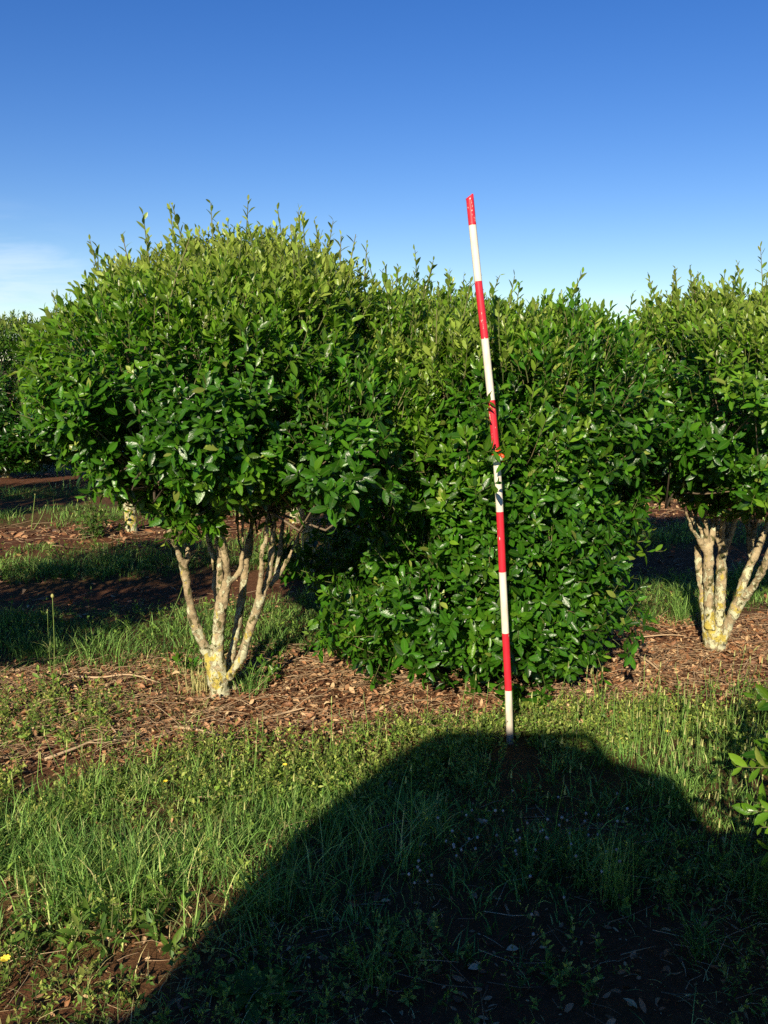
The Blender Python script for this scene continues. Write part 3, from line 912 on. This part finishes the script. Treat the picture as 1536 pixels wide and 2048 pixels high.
# chips where the white undercoat shows through
mpn = N.new('ShaderNodeMapping'); mpn.inputs['Scale'].default_value = (1, 1, 0.3); L.new(tcn.outputs['Object'], mpn.inputs[0])
ch = noise_node(N, L, 95, 5, 0.65, mpn.outputs[0])
big = noise_node(N, L, 4.0, 2, 0.5, tcn.outputs['Object'])
cs = N.new('ShaderNodeMath'); cs.operation = 'MULTIPLY_ADD'; cs.inputs[1].default_value = 0.45
L.new(big.outputs[0], cs.inputs[0]); L.new(ch.outputs[0], cs.inputs[2])
cm = N.new('ShaderNodeMapRange'); cm.inputs['From Min'].default_value = 0.88; cm.inputs['From Max'].default_value = 0.90
cm.inputs['To Min'].default_value = 1; cm.inputs['To Max'].default_value = 0
L.new(cs.outputs[0], cm.inputs['Value'])
rm = N.new('ShaderNodeMath'); rm.operation = 'MULTIPLY'
L.new(rp.outputs[0], rm.inputs[0]); L.new(cm.outputs[0], rm.inputs[1])
dirt = noise_node(N, L, 35, 6, 0.7, mpn.outputs[0])
wr = ramp(N, [(0.3, (0.5, 0.44, 0.32)), (0.55, (0.72, 0.66, 0.52))]); L.new(dirt.outputs[0], wr.inputs[0])
rr_ = ramp(N, [(0.3, (0.46, 0.012, 0.025)), (0.6, (0.62, 0.02, 0.035))]); L.new(dirt.outputs[0], rr_.inputs[0])
mxp = N.new('ShaderNodeMixRGB'); L.new(rm.outputs[0], mxp.inputs[0]); L.new(wr.outputs[0], mxp.inputs[1]); L.new(rr_.outputs[0], mxp.inputs[2])
pbn = N.new('ShaderNodeBsdfPrincipled'); pbn.inputs['Roughness'].default_value = 0.42
md_ = N.new('ShaderNodeMapRange'); md_.inputs['From Min'].default_value = 0.16; md_.inputs['From Max'].default_value = 0.0
L.new(sepc.outputs[0], md_.inputs['Value'])
mm = N.new('ShaderNodeMath'); mm.operation = 'MULTIPLY'
mr2 = N.new('ShaderNodeMapRange'); mr2.inputs['From Min'].default_value = 0.35; mr2.inputs['From Max'].default_value = 0.6
L.new(dirt.outputs[0], mr2.inputs['Value']); L.new(md_.outputs[0], mm.inputs[0]); L.new(mr2.outputs[0], mm.inputs[1])
mud = N.new('ShaderNodeMixRGB'); mud.inputs[2].default_value = (0.14, 0.075, 0.045, 1)
L.new(mm.outputs[0], mud.inputs[0]); L.new(mxp.outputs[0], mud.inputs[1])
L.new(mud.outputs[0], pbn.inputs['Base Color']); L.new(pbn.outputs[0], o_.inputs[0])
lcp = np.stack([np.clip(sl, 0, 2.2), sl * 0, sl * 0], -1)
pole = mesh_obj('ranging_pole', v, f, pole_m, None, lcp)
pole.location = base
tag(pole, 'thin red and white banded measuring pole with a broken tip, leaning slightly', 'measuring pole')

# orange flagging tape tied to the pole
M_TAPE = plain('orange_tape', (0.85, 0.09, 0.02), 0.35, noise=0.2)
tp = np.array(pt(992.5, 906, PY))
tape = empty('flagging_tape', tp, 'orange plastic tape tied round the pole at mid height', 'tape')
hv_, hf_ = tube([(-0.0005, 0, -0.016), (0, 0, -0.01), (0, 0, 0.0), (0, 0, 0.012), (0.0004, 0, 0.016)], [0.0150, 0.0156, 0.0150, 0.0158, 0.0150], 18, False)
Geo().add(hv_, hf_).build('wrap', M_TAPE, tape)
kn, kf = tube([(0.013, -0.012, -0.004), (0.02, -0.016, -0.008), (0.024, -0.014, -0.016), (0.022, -0.014, -0.03)], [0.005, 0.006, 0.004, 0.005], 7)
Geo().add(kn, kf).build('knot', M_TAPE, tape)


# ------------------------------------------------------------------ ground cover
def in_view(x, y, margin=1.22):
    return (np.abs(x) < margin * 0.434 * np.hypot(y, 0.35) + 0.85)


def scatter(n, y0, y1, xr=None, dens=None, margin=1.22):
    """random ground points inside the view wedge, thinned by dens(x, y)"""
    X, Yv = [], []
    tot = 0
    n = int(n * 1.34)
    xm = margin * 0.434 * y1 + 0.9
    while tot < n:
        y = rng.uniform(y0, y1, n * 2)
        x = rng.uniform(-xm, xm, n * 2)
        ok = in_view(x, y, margin)
        ok &= ~((np.abs(x - 0.455) < 0.07) & (y > 2.72) & (y < 3.06) & (rng.uniform(size=len(x)) < 0.9))
        if xr: ok &= (x > xr[0]) & (x < xr[1])
        if dens is not None: ok &= rng.uniform(size=len(x)) < dens(x, y)
        X.append(x[ok]); Yv.append(y[ok]); tot += ok.sum()
        if ok.sum() == 0: break
    x, y = np.concatenate(X)[:n], np.concatenate(Yv)[:n]
    return np.stack([x, y, ground_z(x, y)], -1)


def blades(G, P, h, w, lean=0.5, age=0.3, seg=3, mi=0, fan=None):
    """grass blades bending over"""
    N = len(P)
    h = np.broadcast_to(h, N); w = np.broadcast_to(w, N); age = np.broadcast_to(age, N)
    a = rng.uniform(0, 6.283, N) if fan is None else fan + rng.normal(size=N) * 0.7
    dirv = np.stack([np.cos(a), np.sin(a), 0 * a], -1)
    a2 = a + rng.normal(1.57, 0.5, N)
    side = np.stack([np.cos(a2), np.sin(a2), 0 * a], -1)
    ln = np.abs(rng.normal(lean, 0.28, N))
    vs = []
    for k in range(seg):
        t = k / seg
        c = P + np.array([[0, 0, 1]]) * (h * (t - 0.22 * ln * t * t))[:, None] + dirv * (h * ln * t ** 1.8)[:, None]
        ww = (w * (1 - 0.55 * t) * 0.5)[:, None]
        vs += [c - side * ww, c + side * ww]
    vs.append(P + np.array([[0, 0, 1]]) * (h * (1 - 0.3 * ln))[:, None] + dirv * (h * ln)[:, None])
    K = len(vs)
    v = np.stack(vs, 1).reshape(-1, 3)
    b = (np.arange(N) * K)[:, None, None]
    q = np.array([[2 * k, 2 * k + 1, 2 * k + 3, 2 * k + 2] for k in range(seg - 1)])
    t = np.array([[2 * seg - 2, 2 * seg - 1, 2 * seg]])
    lc = np.zeros((N, K, 3)); lc[..., 0] = rng.uniform(size=N)[:, None]; lc[..., 1] = np.clip(age + rng.normal(size=N) * 0.13, 0, 1)[:, None]; lc[..., 2] = 1
    G.add(v, [(b + q).reshape(-1, 4), (b + t).reshape(-1, 3)], lc.reshape(-1, 3), mi)


PN1, PN2 = Noise(101, 2, 14, 3.2), Noise(102, 2, 14, 7.0)


def band(x, y):
    return (row_s(x, y) + ROW_GAP / 2) % ROW_GAP - ROW_GAP / 2


def patch(x, y, n=PN1, k=1.0, b=0.5):
    return np.clip(b + k * 0.35 * n(np.stack([x, y], -1)), 0, 1)


def sstep(v, a, b):
    t = np.clip((v - a) / (b - a), 0, 1)
    return t * t * (3 - 2 * t)


def d_grass_near(x, y):
    s = row_s(x, y)
    g = sstep(s, -0.62, -0.95) * sstep(y, 1.75, 2.25)          # the near grass strip
    left = sstep(x, 0.2, -0.5)
    g = g * (0.45 + 0.55 * np.clip(left + patch(x, y), 0, 1))
    return g * patch(x, y, PN2, 0.9, 0.75)


def d_weed_near(x, y):
    s = row_s(x, y)
    strip = sstep(s, -0.42, -0.6) * sstep(s, -1.15, -0.75)
    low = sstep(y, 2.4, 2.05) * 0.3 * sstep(y, 1.35, 1.9)
    leftmul = 0.35 * sstep(x, -0.85, -1.25) * sstep(s, 0.5, 0.2) * sstep(s, -0.7, -0.5)
    return (strip * patch(x, y, PN2, 1.0, 0.55) + low * patch(x, y, PN2, 1.4, 0.35) + leftmul * patch(x, y, PN2, 1.0, .5))


def d_inter(x, y):
    m = np.abs(band(x, y))
    g = sstep(m, 0.38, 0.7) * sstep(m, 1.62, 1.3)
    return g * np.clip(patch(x, y, PN1, 1.0, 0.72), 0.08, 1)


def d_mulch(x, y):
    m = np.abs(band(x, y))
    return sstep(m, 0.75, 0.4) * np.clip(patch(x, y, PN2, 0.8, 0.75), 0, 1)


def clumps(G, n, per, y0, y1, dens, h, w, lean, age, rad, seg=3, xr=None):
    """tufts: blades fanning out of n centres"""
    c = scatter(n, y0, y1, xr=xr, dens=dens)
    n = len(c)
    hs_ = rng.uniform(*h, n) * np.clip(0.75 + 0.35 * PN2(c[:, :2] * 0.8), 0.45, 1.4)
    ag = np.clip(age + rng.normal(size=n) * 0.16, 0, 1)
    k = np.repeat(np.arange(n), per)
    off = rng.normal(size=(len(k), 2)) * rad
    p = c[k].copy(); p[:, :2] += off
    p[:, 2] = ground_z(p[:, 0], p[:, 1]) - 0.003
    blades(G, p, hs_[k] * rng.uniform(0.4, 1.1, len(k)), rng.uniform(*w, len(k)), lean, ag[k], seg, fan=np.arctan2(off[:, 1], off[:, 0]))


G = Geo()
clumps(G, 1500, 11, 1.7, 3.15, d_grass_near, (0.06, 0.13), (0.0022, 0.0052), 0.75, 0.32, 0.022)
clumps(G, 420, 8, 1.8, 3.0, d_grass_near, (0.10, 0.19), (0.002, 0.0042), 0.55, 0.4, 0.03, xr=(-1.6, 0.15))
clumps(G, 90, 9, 1.2, 2.2, lambda x, y: patch(x, y, PN2, 1.6, 0.2), (0.05, 0.11), (0.002, 0.0042), 0.9, 0.35, 0.02)
clumps(G, 260, 9, 2.9, 4.2, lambda x, y: sstep(x, -0.5, -1.0) * sstep(np.abs(row_s(x, y)), 0.65, 0.3) * 0.8 + 0.03, (0.05, 0.1), (0.002, 0.0036), 0.9, 0.6, 0.02)
clumps(G, 1500, 11, 3.7, 6.0, d_inter, (0.07, 0.16), (0.0028, 0.005), 0.75, 0.28, 0.035)
clumps(G, 1100, 11, 5.6, 9.5, d_inter, (0.07, 0.17), (0.004, 0.007), 0.7, 0.3, 0.05, 2)
clumps(G, 1100, 11, 9.0, 22.0, d_inter, (0.08, 0.18), (0.008, 0.016), 0.7, 0.32, 0.1, 2)
clumps(G, 260, 8, 1.3, 2.3, lambda x, y: patch(x, y, PN1, 1.2, 0.5), (0.03, 0.09), (0.0016, 0.003), 1.3, 0.95, 0.03)
# stiff stalks with pale seed heads, thickest at the right
def d_stalk(x, y):
    s = row_s(x, y)
    return 0.2 * sstep(s, -0.35, -0.6) * sstep(y, 2.1, 2.4) + sstep(x, 0.7, 1.0) * sstep(s, -0.45, -0.8) * sstep(y, 2.0, 2.3)
p = scatter(420, 2.0, 3.4, dens=d_stalk)
hh = rng.uniform(0.09, 0.22, len(p))
tip = p + np.stack([rng.normal(size=len(p)) * 0.03, rng.normal(size=len(p)) * 0.03, hh], -1)
v, f, lc = twig_geo(p, (p + tip) / 2 + rng.normal(size=p.shape) * 0.006, tip, 0.0013, 0.0009)
lc[:, 1] = 0.5; G.add(v, f, lc)
v, f, lc = twig_geo(tip, tip + np.array([[0, 0, 0.009]]), tip + np.array([[0.001, 0, 0.022]]), 0.0034, 0.0012, 4)
lc[:, 1] = 0.85; G.add(v, f, lc)
tag(G.build('grass', M_GRASS), kind='stuff')

# feathery and broad small weeds
G = Geo()
p = scatter(4600, 1.5, 3.5, dens=d_weed_near)
shoot_geo(G, p, np.array([[0, 0, 1.0]]) + rng.normal(size=(len(p), 3)) * 0.45, rng.uniform(0.04, 0.11, len(p)), 10, rng.uniform(0.012, 0.021, len(p)),
          np.clip(0.5 + rng.normal(size=len(p)) * 0.2, 0, 1), 1.3, 0.6, True, wr=0.5, stem_r=0.0008)
p = scatter(650, 1.5, 3.1, dens=lambda x, y: patch(x, y, PN2, 1.6, 0.3) * (0.3 + 0.7 * sstep(y, 1.8, 2.2)))
shoot_geo(G, p, np.array([[0, 0, 1.0]]) + rng.normal(size=(len(p), 3)) * 0.4, rng.uniform(0.03, 0.09, len(p)), 6, rng.uniform(0.02, 0.036, len(p)),
          np.clip(0.35 + rng.normal(size=len(p)) * 0.2, 0, 1), 1.35, 0.8, True, wr=0.33, stem_r=0.001)
p = scatter(1500, 4.0, 7.0, dens=d_inter)
shoot_geo(G, p, np.array([[0, 0, 1.0]]) + rng.normal(size=(len(p), 3)) * 0.4, rng.uniform(0.04, 0.11, len(p)), 7, rng.uniform(0.018, 0.034, len(p)),
          0.3, 1.3, 0.7, True, wr=0.45, stem_r=0.001)
tag(G.build('weeds', [M_WEED, M_STEM]), kind='stuff')

# fallen leaves
G = Geo()
for n, y0, y1, sc, dn in ((32000, 2.7, 4.6, 0.66, d_mulch), (2600, 1.3, 2.5, 0.5, None), (500, 1.3, 3.0, 0.7, None), (2600, 6.2, 9.2, 1.3, d_mulch), (1500, 4.6, 6.2, 1.0, None)):
    p = scatter(n, y0, y1, dens=dn)
    N_ = len(p)
    p[:, 2] += np.abs(rng.normal(size=N_)) * 0.008
    a = rng.uniform(0, 6.283, N_)
    d = np.stack([np.cos(a), np.sin(a), rng.normal(size=N_) * 0.35], -1)
    nn = np.array([[0, 0, 1.0]]) + rng.normal(size=(N_, 3)) * 0.55
    ln = np.clip(rng.gamma(4, 0.0075, N_), 0.008, 0.06) * sc
    v, f, lc = leaf_geo(p, d, nn, ln, ln * rng.uniform(0.35, 0.55, N_), curl=rng.normal(0.1, 0.3, N_), fold=rng.normal(0.3, 0.5, N_),
                        tint=np.clip(rng.beta(1.7, 1.3, N_), 0, 1), simple=False)
    G.add(v, f, lc)
tag(G.build('leaf_litter', M_LITTER), kind='stuff')

# straw and thin dry twigs
G = Geo()
for n, y0, y1, sc, dn in ((5200, 2.72, 4.6, 1.0, d_mulch), (900, 6.2, 9.2, 1.5, d_mulch), (700, 1.3, 2.6, 0.7, None), (300, 4.6, 6.2, 1, None)):
    p = scatter(n, y0, y1, dens=dn)
    N_ = len(p)
    a = rng.normal(0.25, 0.8, N_)
    ln = rng.gamma(2.2, 0.035, N_) * sc + 0.03
    d = np.stack([np.cos(a), np.sin(a), rng.normal(size=N_) * 0.12], -1) * ln[:, None]
    p[:, 2] += np.abs(rng.normal(size=N_)) * 0.012 + 0.003
    mid = p + d / 2 + rng.normal(size=(N_, 3)) * ln[:, None] * 0.07
    v, f, lc = twig_geo(p, mid, p + d, rng.uniform(0.0009, 0.0024, N_) * sc, 0.0008 * sc)
    G.add(v, f, lc)
tag(G.build('twig_litter', M_TWIG), kind='stuff')

# ------------------------------------------------------------------ single small things
def stick(pxs, r, label, fork=None):
    pts_ = []
    for i, (x, y) in enumerate(pxs):
        X, Yy = gpt(x, y)
        pts_.append((X, Yy, float(ground_z(X, Yy)) + 0.012 + 0.01 * ((i * 7) % 3), r * (1 - 0.6 * i / (len(pxs) - 1))))
    o0 = np.array(pts_[0][:3])
    g = Geo()
    q = smooth_path(pts_, 5)
    v, f = tube(q[:, :3] - o0, q[:, 3], 7)
    g.add(v, f, np.tile([[0.85, 0, 1]], (len(v), 1)))
    for fk in fork or []:
        fp = []
        for i, (x, y, dz) in enumerate(fk):
            X, Yy = gpt(x, y)
            fp.append((X, Yy, float(ground_z(X, Yy)) + 0.018 + dz, r * 0.6 * (1 - 0.6 * i / (len(fk) - 1))))
        q = smooth_path(fp, 4)
        v, f = tube(q[:, :3] - o0, q[:, 3], 6)
        g.add(v, f, np.tile([[0.75, 0, 1]], (len(v), 1)))
    o = g.build('fallen_stick', M_TWIG)
    o.location = o0
    return tag(o, label, 'stick', 'dead sticks lying on the leaf litter')


stick([(1226, 1334), (1262, 1322), (1290, 1340), (1322, 1358)], 0.008, 'forked dry branch on the litter between the bush and the knuckled tree',
      [[(1258, 1322, 0), (1262, 1340, 0.01), (1258, 1358, 0.0)], [(1262, 1322, 0), (1290, 1300, 0.01), (1312, 1292, 0.0)]])
stick([(1216, 1290), (1270, 1288), (1330, 1286), (1372, 1284)], 0.005, 'straight thin stick pointing from the bush towards the knuckled tree')
stick([(350, 1462), (400, 1474), (445, 1490), (488, 1500)], 0.0065, 'pale stick lying below the lichen-spotted trunk in the litter')
stick([(212, 1447), (222, 1462), (234, 1480)], 0.006, 'short stout stub of pale wood lying left of the litter strip')
stick([(90, 1530), (150, 1512), (200, 1494), (260, 1490)], 0.006, 'long dark stick at the left edge of the litter strip')
stick([(525, 1442), (575, 1432), (610, 1428)], 0.0055, 'light straight stick right of the lichen-spotted trunk')
stick([(145, 1357), (200, 1362), (260, 1364), (320, 1372)], 0.0055, 'grey stick lying left of the lichen-spotted trunk')
stick([(1240, 1420), (1275, 1440), (1300, 1452)], 0.005, 'crooked stick among weeds at the foot of the litter bank right of the pole')
stick([(700, 1350), (760, 1362), (830, 1370)], 0.004, 'slender stick under the front skirt of the dense bush')


def small_plant(name, px_, n, h, ll, age, label, cat, spread=0.5, wr=0.42, nl=9, mat=None, r=0.02, group=None):
    X, Yy = gpt(*px_)
    o0 = np.array(on_ground(X, Yy))
    t = empty(name, o0, label, cat, group)
    G = Geo()
    p = rng.normal(size=(n, 3)) * np.array([r, r, 0]) + np.array([[0, 0, -0.005]])
    shoot_geo(G, p, np.array([[0, 0, 1.0]]) + rng.normal(size=(n, 3)) * spread * np.array([1, 1, 0.2]), rng.uniform(0.6, 1.0, n) * h, nl, ll,
              np.clip(age + rng.normal(size=n) * 0.1, 0, 1), 1.25, 0.6, False, wr=wr, stem_r=0.0018)
    G.build('foliage', [mat or M_WEED, M_STEM], t)
    return t


small_plant('weed_bush', (185, 1076), 34, 0.34, 0.04, 0.12, 'bushy dark green weed beside the yellow-stained trunk in the second row', 'weed', 0.5, 0.6, 11, r=0.06)
small_plant('seedling', (540, 1352), 9, 0.13, 0.045, 0.25, 'fresh bright green seedling just right of the lichen-spotted trunk', 'seedling', 0.6, 0.38, 7, M_LEAF)
small_plant('seedling', (382, 1345), 6, 0.14, 0.04, 0.1, 'dark leafy seedling at the left foot of the lichen-spotted trunk', 'seedling', 0.5, 0.45, 7, M_LEAF)
small_plant('seedling', (1188, 1335), 6, 0.12, 0.042, 0.6, 'yellow-green sprig growing at the right foot of the dense bush', 'seedling', 0.6, 0.5, 7, M_LEAF)
small_plant('leafy_weed', (150, 1880), 12, 0.14, 0.042, 0.35, 'lit clump of narrow-leaved weed low on the left before the grass', 'weed', 0.8, 0.3, 9, r=0.05)
small_plant('leafy_weed', (330, 1870), 8, 0.12, 0.04, 0.3, 'broader leafy weed where the grass ends at the shadow edge', 'weed', 0.8, 0.36, 8, r=0.03)
small_plant('leafy_weed', (95, 1400), 10, 0.17, 0.03, 0.45, 'upright leafy weed at the left below the tall single seed stalk', 'weed', 0.4, 0.35, 11, r=0.03)

# broad rosette in the shade
X, Yy = gpt(512, 1975)
ros = empty('rosette_weed', on_ground(X, Yy), 'broad-leaved rosette weed flat on the shaded soil near the camera', 'weed')
nn_ = 13
a = np.arange(nn_) * 2.399
d = np.stack([np.cos(a), np.sin(a), 0.25 + 0.5 * (np.arange(nn_) / nn_)], -1)
n_ = np.array([[0, 0, 1.0]]) - 0.2 * d
v, f, lc = leaf_geo(np.zeros((nn_, 3)), d, n_, np.linspace(0.125, 0.06, nn_), np.linspace(0.045, 0.02, nn_), 0.35, 0.25, tint=rng.uniform(.3, .8, nn_), age=0.2)
Geo().add(v, f, lc).build('leaf_rosette', M_WEED, ros)


# tufts and stalks
def tuft(px_, n, h, age, label, lean=0.4, w=0.003, name='grass_tuft'):
    X, Yy = gpt(*px_)
    o0 = np.array(on_ground(X, Yy))
    G = Geo()
    p = rng.normal(size=(n, 3)) * np.array([0.025, 0.025, 0])
    blades(G, p, rng.uniform(0.5, 1, n) * h, w, lean, age)
    o = G.build(name, M_GRASS)
    o.location = o0
    return tag(o, label, 'grass tuft')


tuft((398, 1385), 60, 0.17, 0.95, 'dry straw-coloured grass tuft leaning on the lichen-spotted trunk', 0.35)
tuft((505, 1385), 80, 0.2, 0.3, 'green arching grass tuft on the shady side of the lichen-spotted trunk', 0.8)
tuft((1362, 1250), 70, 0.22, 0.35, 'sunlit grass tuft behind the gap left of the knuckled tree', 0.8)
tuft((1395, 1255), 14, 0.3, 0.6, 'few tall stiff grass stems beside the knuckled trunk', 0.25)
tuft((1405, 1905), 60, 0.12, 0.25, 'small grass tuft alone on the shaded soil at the lower right', 0.8)
tuft((1230, 1800), 90, 0.22, 0.5, 'tall straw-tipped grass tuft inside the big shadow', 0.3, 0.0025)
tuft((740, 1960), 50, 0.14, 0.3, 'thin grass tuft growing on shaded soil right of the rosette weed', 0.5)


def stalk(px_, pytop, label, bow=0.0, head=0.006, r=0.0016, far=False):
    X, Yy = gpt(*px_)
    b = np.array(on_ground(X, Yy))
    tpt = np.array(pt(pytop[0], pytop[1], Yy))
    o = empty('seed_stalk', b, label, 'seed stalk')
    m_ = (b + tpt) / 2 + np.array([bow, 0, 0])
    q = smooth_path([(*b, r), (*m_, r * 0.9), (*tpt, r * 0.7)], 6)
    v, f = tube(q[:, :3] - b, q[:, 3], 5)
    Geo().add(v, f, np.tile([[0.5, 0.6, 1]], (len(v), 1))).build('stem', M_GRASS, o)
    hv, hf = tube([tpt - b, tpt - b + np.array([0, 0, head]), tpt - b + np.array([0, 0, head * 2]), tpt - b + np.array([0, 0, head * 2.8])], [head * .4, head, head * .9, head * .3], 8)
    Geo().add(hv, hf, np.tile([[0.6, 0.9, 1]], (len(hv), 1))).build('seed_head', M_GRASS, o)
    return o


stalk((108, 1378), (105, 1196), 'tall single stalk with a round pale seed head left of the lichen-spotted tree', 0.004, 0.0065)
stalk((102, 1340), (95, 1222), 'shorter thin stalk with a small bud left of the tall seed stalk', -0.004, 0.003, 0.0012)
stalk((338, 1230), (372, 1147), 'slanting fine grass stalk just left of the lichen-spotted stems', 0.01, 0.002, 0.0012)
stalk((62, 1058), (70, 990), 'straw stalk standing on the far mulch in the second row', 0.0, 0.004, 0.003)
stalk((66, 1058), (92, 1012), 'slanting straw stalk on the far mulch in the second row', 0.01, 0.004, 0.003)

# yellow flowers
def flower(px_, h, size, label):
    X, Yy = gpt(*px_)
    b = np.array(on_ground(X, Yy))
    o = empty('yellow_flower', b, label, 'flower', 'yellow flowers in the grass')
    q = smooth_path([(0, 0, -.005, .0012), (0.004, 0, h / 2, .0011), (0, 0, h, .001)], 4)
    v, f = tube(q[:, :3], q[:, 3], 5)
    Geo().add(v, f, np.tile([[0.3, 0.3, 1]], (len(v), 1))).build('stem', M_STEM, o)
    k = 9; size = size * 0.75
    a = np.arange(k) * 6.283 / k
    d = np.stack([np.cos(a), np.sin(a) - 0.3, 0.5 + 0 * a], -1)
    v, f, lc = leaf_geo(np.tile([[0, 0, h]], (k, 1)), d, np.tile([[0, -.5, 1.0]], (k, 1)), size, size * 0.6, 0.1, 0.1)
    Geo().add(v, f, lc).build('petals', M_YELLOW, o)


flower((14, 1955), 0.07, 0.017, 'yellow flower in the weeds at the lower left corner')
flower((334, 1625), 0.10, 0.010, 'yellow flower in the lit grass left of the shadow edge')
flower((571, 1592), 0.10, 0.011, 'yellow flower high in the lit grass under the litter strip')
flower((1333, 1510), 0.08, 0.012, 'yellow flower among pale stalks right of the pole')

# white-headed flowering weed in the shadow
for (pxx, cnt, rad, lab) in (((1060, 1740), 46, 0.11, 'cluster of small white flower heads inside the big shadow'),
                             ((1165, 1720), 8, 0.03, 'sparse white-flowered weed right of the larger white cluster'),
                             ((840, 1830), 6, 0.025, 'few white flowers low in the shade before the large white cluster')):
    X, Yy = gpt(*pxx)
    b = np.array(on_ground(X, Yy))
    o = empty('flowering_weed', b, lab, 'flowering weed', 'white flowering weeds in the shade')
    p = rng.normal(size=(cnt, 3)) * np.array([rad, rad * 0.8, 0])
    t_ = p * 1.25 + np.stack([0 * p[:, 0], 0 * p[:, 0], rng.uniform(0.05, 0.15, cnt)], -1)
    for i in range(cnt):
        v, f, lc = twig_geo(p[i:i + 1], (p[i:i + 1] + t_[i:i + 1]) / 2 + 0.004, t_[i:i + 1], 0.0011, 0.0008)
        st_ = Geo().add(v, f, lc).build('stem', M_STEM, o)
        hv, hf = tube([t_[i] - (0, 0, .003), t_[i], t_[i] + (0, 0, .003), t_[i] + (0, 0, .0055)], np.array([.002, .0042, .0038, .0012]) * rng.uniform(.7, 1.1), 7)
        Geo().add(hv, hf, np.full((len(hv), 3), rng.uniform())).build('flower_head', M_WHITE, st_)

# pale dead leaves on the shaded soil
for pxx, lab in (((936, 1940), 'pale curled dead leaf alone on the shaded soil'), ((1012, 1904), 'greyish dead leaf at the foot of the shaded weeds')):
    X, Yy = gpt(*pxx)
    v, f, lc = leaf_geo(np.zeros((1, 3)), np.array([[1, .2, .1]]), np.array([[0, -.3, 1.0]]), 0.032, 0.018, 0.2, 0.5, tint=np.array([1.0]))
    o = Geo().add(v, f, lc).build('dead_leaf', M_TWIG)
    o.location = on_ground(X, Yy, 0.012)
    tag(o, lab, 'leaf')

# ------------------------------------------------------------------ the pickup whose shadow falls on the grass
M_PAINT = plain('white_car_paint', (0.55, 0.55, 0.53), 0.3, noise=0.15)
M_GLASS = plain('tinted_glass', (0.01, 0.012, 0.014), 0.05)
M_RUBBER = plain('tyre_rubber', (0.02, 0.02, 0.02), 0.85)
M_STEEL = plain('wheel_steel', (0.4, 0.4, 0.4), 0.4, 0.8)
M_LAMP = plain('lamp_glass', (0.7, 0.68, 0.6), 0.1)


def prism(outline, y0, y1, inset=0.0):
    """side outline (x,z) extruded across y, upper part drawn in"""
    n = len(outline)
    O = np.array(outline, float)
    zmax = O[:, 1].max(); zmin = O[:, 1].min()
    k = np.clip((O[:, 1] - zmin) / (zmax - zmin), 0, 1) * inset
    a = np.stack([O[:, 0], y0 + k, O[:, 1]], -1)
    b = np.stack([O[:, 0], y1 - k, O[:, 1]], -1)
    q = [[i, (i + 1) % n, n + (i + 1) % n, n + i] for i in range(n)]
    return np.concatenate([a, b]), [np.array(q), np.array([list(range(n))[::-1]]), np.array([list(range(n, 2 * n))])]


CX, CYN, CYF = -0.5, -0.42, -2.12
car = empty('pickup_truck', (CX, (CYN + CYF) / 2, 0.0), 'pickup truck parked behind the viewpoint whose cab throws the big shadow on the grass', 'pickup truck')
co = np.array(car.location)


def cpart(name, outline, m, y0, y1, inset=0, bev=0.03, par=None):
    v, f = prism(outline, y0, y1, inset)
    o = Geo().add(v - co, f).build(name, m, par or car, smooth=False)
    if bev:
        b = o.modifiers.new('edge', 'BEVEL'); b.width = bev; b.segments = 2; b.limit_method = 'ANGLE'
    return o


cpart('body', [(-2.35, .42), (1.95, .42), (1.98, .9), (1.95, 1.02), (-1.00, 1.04), (-1.06, 1.08), (-1.25, 1.07), (-2.25, 1.0), (-2.38, .85)], M_PAINT, CYF, CYN)
cpart('cab', [(-1.18, 1.035), (0.06, 1.035), (0.06, 1.50), (0.05, 1.64), (0.0, 1.71), (-0.12, 1.75), (-0.22, 1.79), (-0.34, 1.85), (-0.80, 1.88), (-0.90, 1.85), (-0.97, 1.77), (-1.08, 1.5)], M_PAINT, CYF, CYN, 0.17)
cpart('load_cover', [(0.10, 1.015), (1.9, 1.015), (1.88, 1.44), (1.8, 1.50), (0.10, 1.51)], M_PAINT, CYF + .04, CYN - .03, 0.05)
rk = Geo()  # bars added on the unseen roof to raise and break up the cab's shadow
for i in range(7):
    y = CYN - 0.24 - i * 0.2
    v, f = tube([(-0.93, y, 1.84), (-0.84, y, 1.905), (-0.32, y, 1.905), (-0.24, y, 1.80)], 0.022, 8)
    rk.add(v - co, f)
for x in (-0.82, -0.62, -0.44):
    v, f = tube([(x, CYN - 0.2, 1.84), (x, CYN - 0.22, 1.90), (x, CYF + 0.22, 1.90), (x, CYF + 0.2, 1.84)], 0.02, 8)
    rk.add(v - co, f)
rk.build('added_shadow_bars', M_RUBBER, car)
for y in (CYN - 0.075, CYF + 0.075):
    cpart('side_window', [(-1.0, 1.16), (-0.02, 1.16), (-0.07, 1.6), (-0.78, 1.66), (-0.85, 1.62)], M_GLASS, y - .05, y + .052, 0.0, 0)
for y in (CYN - 0.36, CYF + 0.36):
    for x in (-1.62, 1.12):
        w = bpy.data.objects.new('wheel', None); COL.objects.link(w); w.parent = car
        w.location = Vector((x, y + (0.27 if y > -1 else -0.27), 0.36)) - Vector(co)
        t = np.linspace(0, 2 * math.pi, 29)
        v, f = tube([(0, -.1, 0), (0, -.09, 0), (0, .09, 0), (0, .1, 0)], [.30, .355, .355, .30], 28)
        Geo().add(v, f).build('tyre', M_RUBBER, w)
        v, f = tube([(0, -.105, 0), (0, -.1, 0), (0, .1, 0), (0, .105, 0)], [.19, .205, .205, .19], 24)
        Geo().add(v, f).build('rim', M_STEEL, w)
for y in (CYN - .22, CYF + .22):
    cpart('headlight', [(-2.40, .7), (-2.34, .7), (-2.33, .84), (-2.39, .84)], M_LAMP, y - .12, y + .12, 0, 0.01)
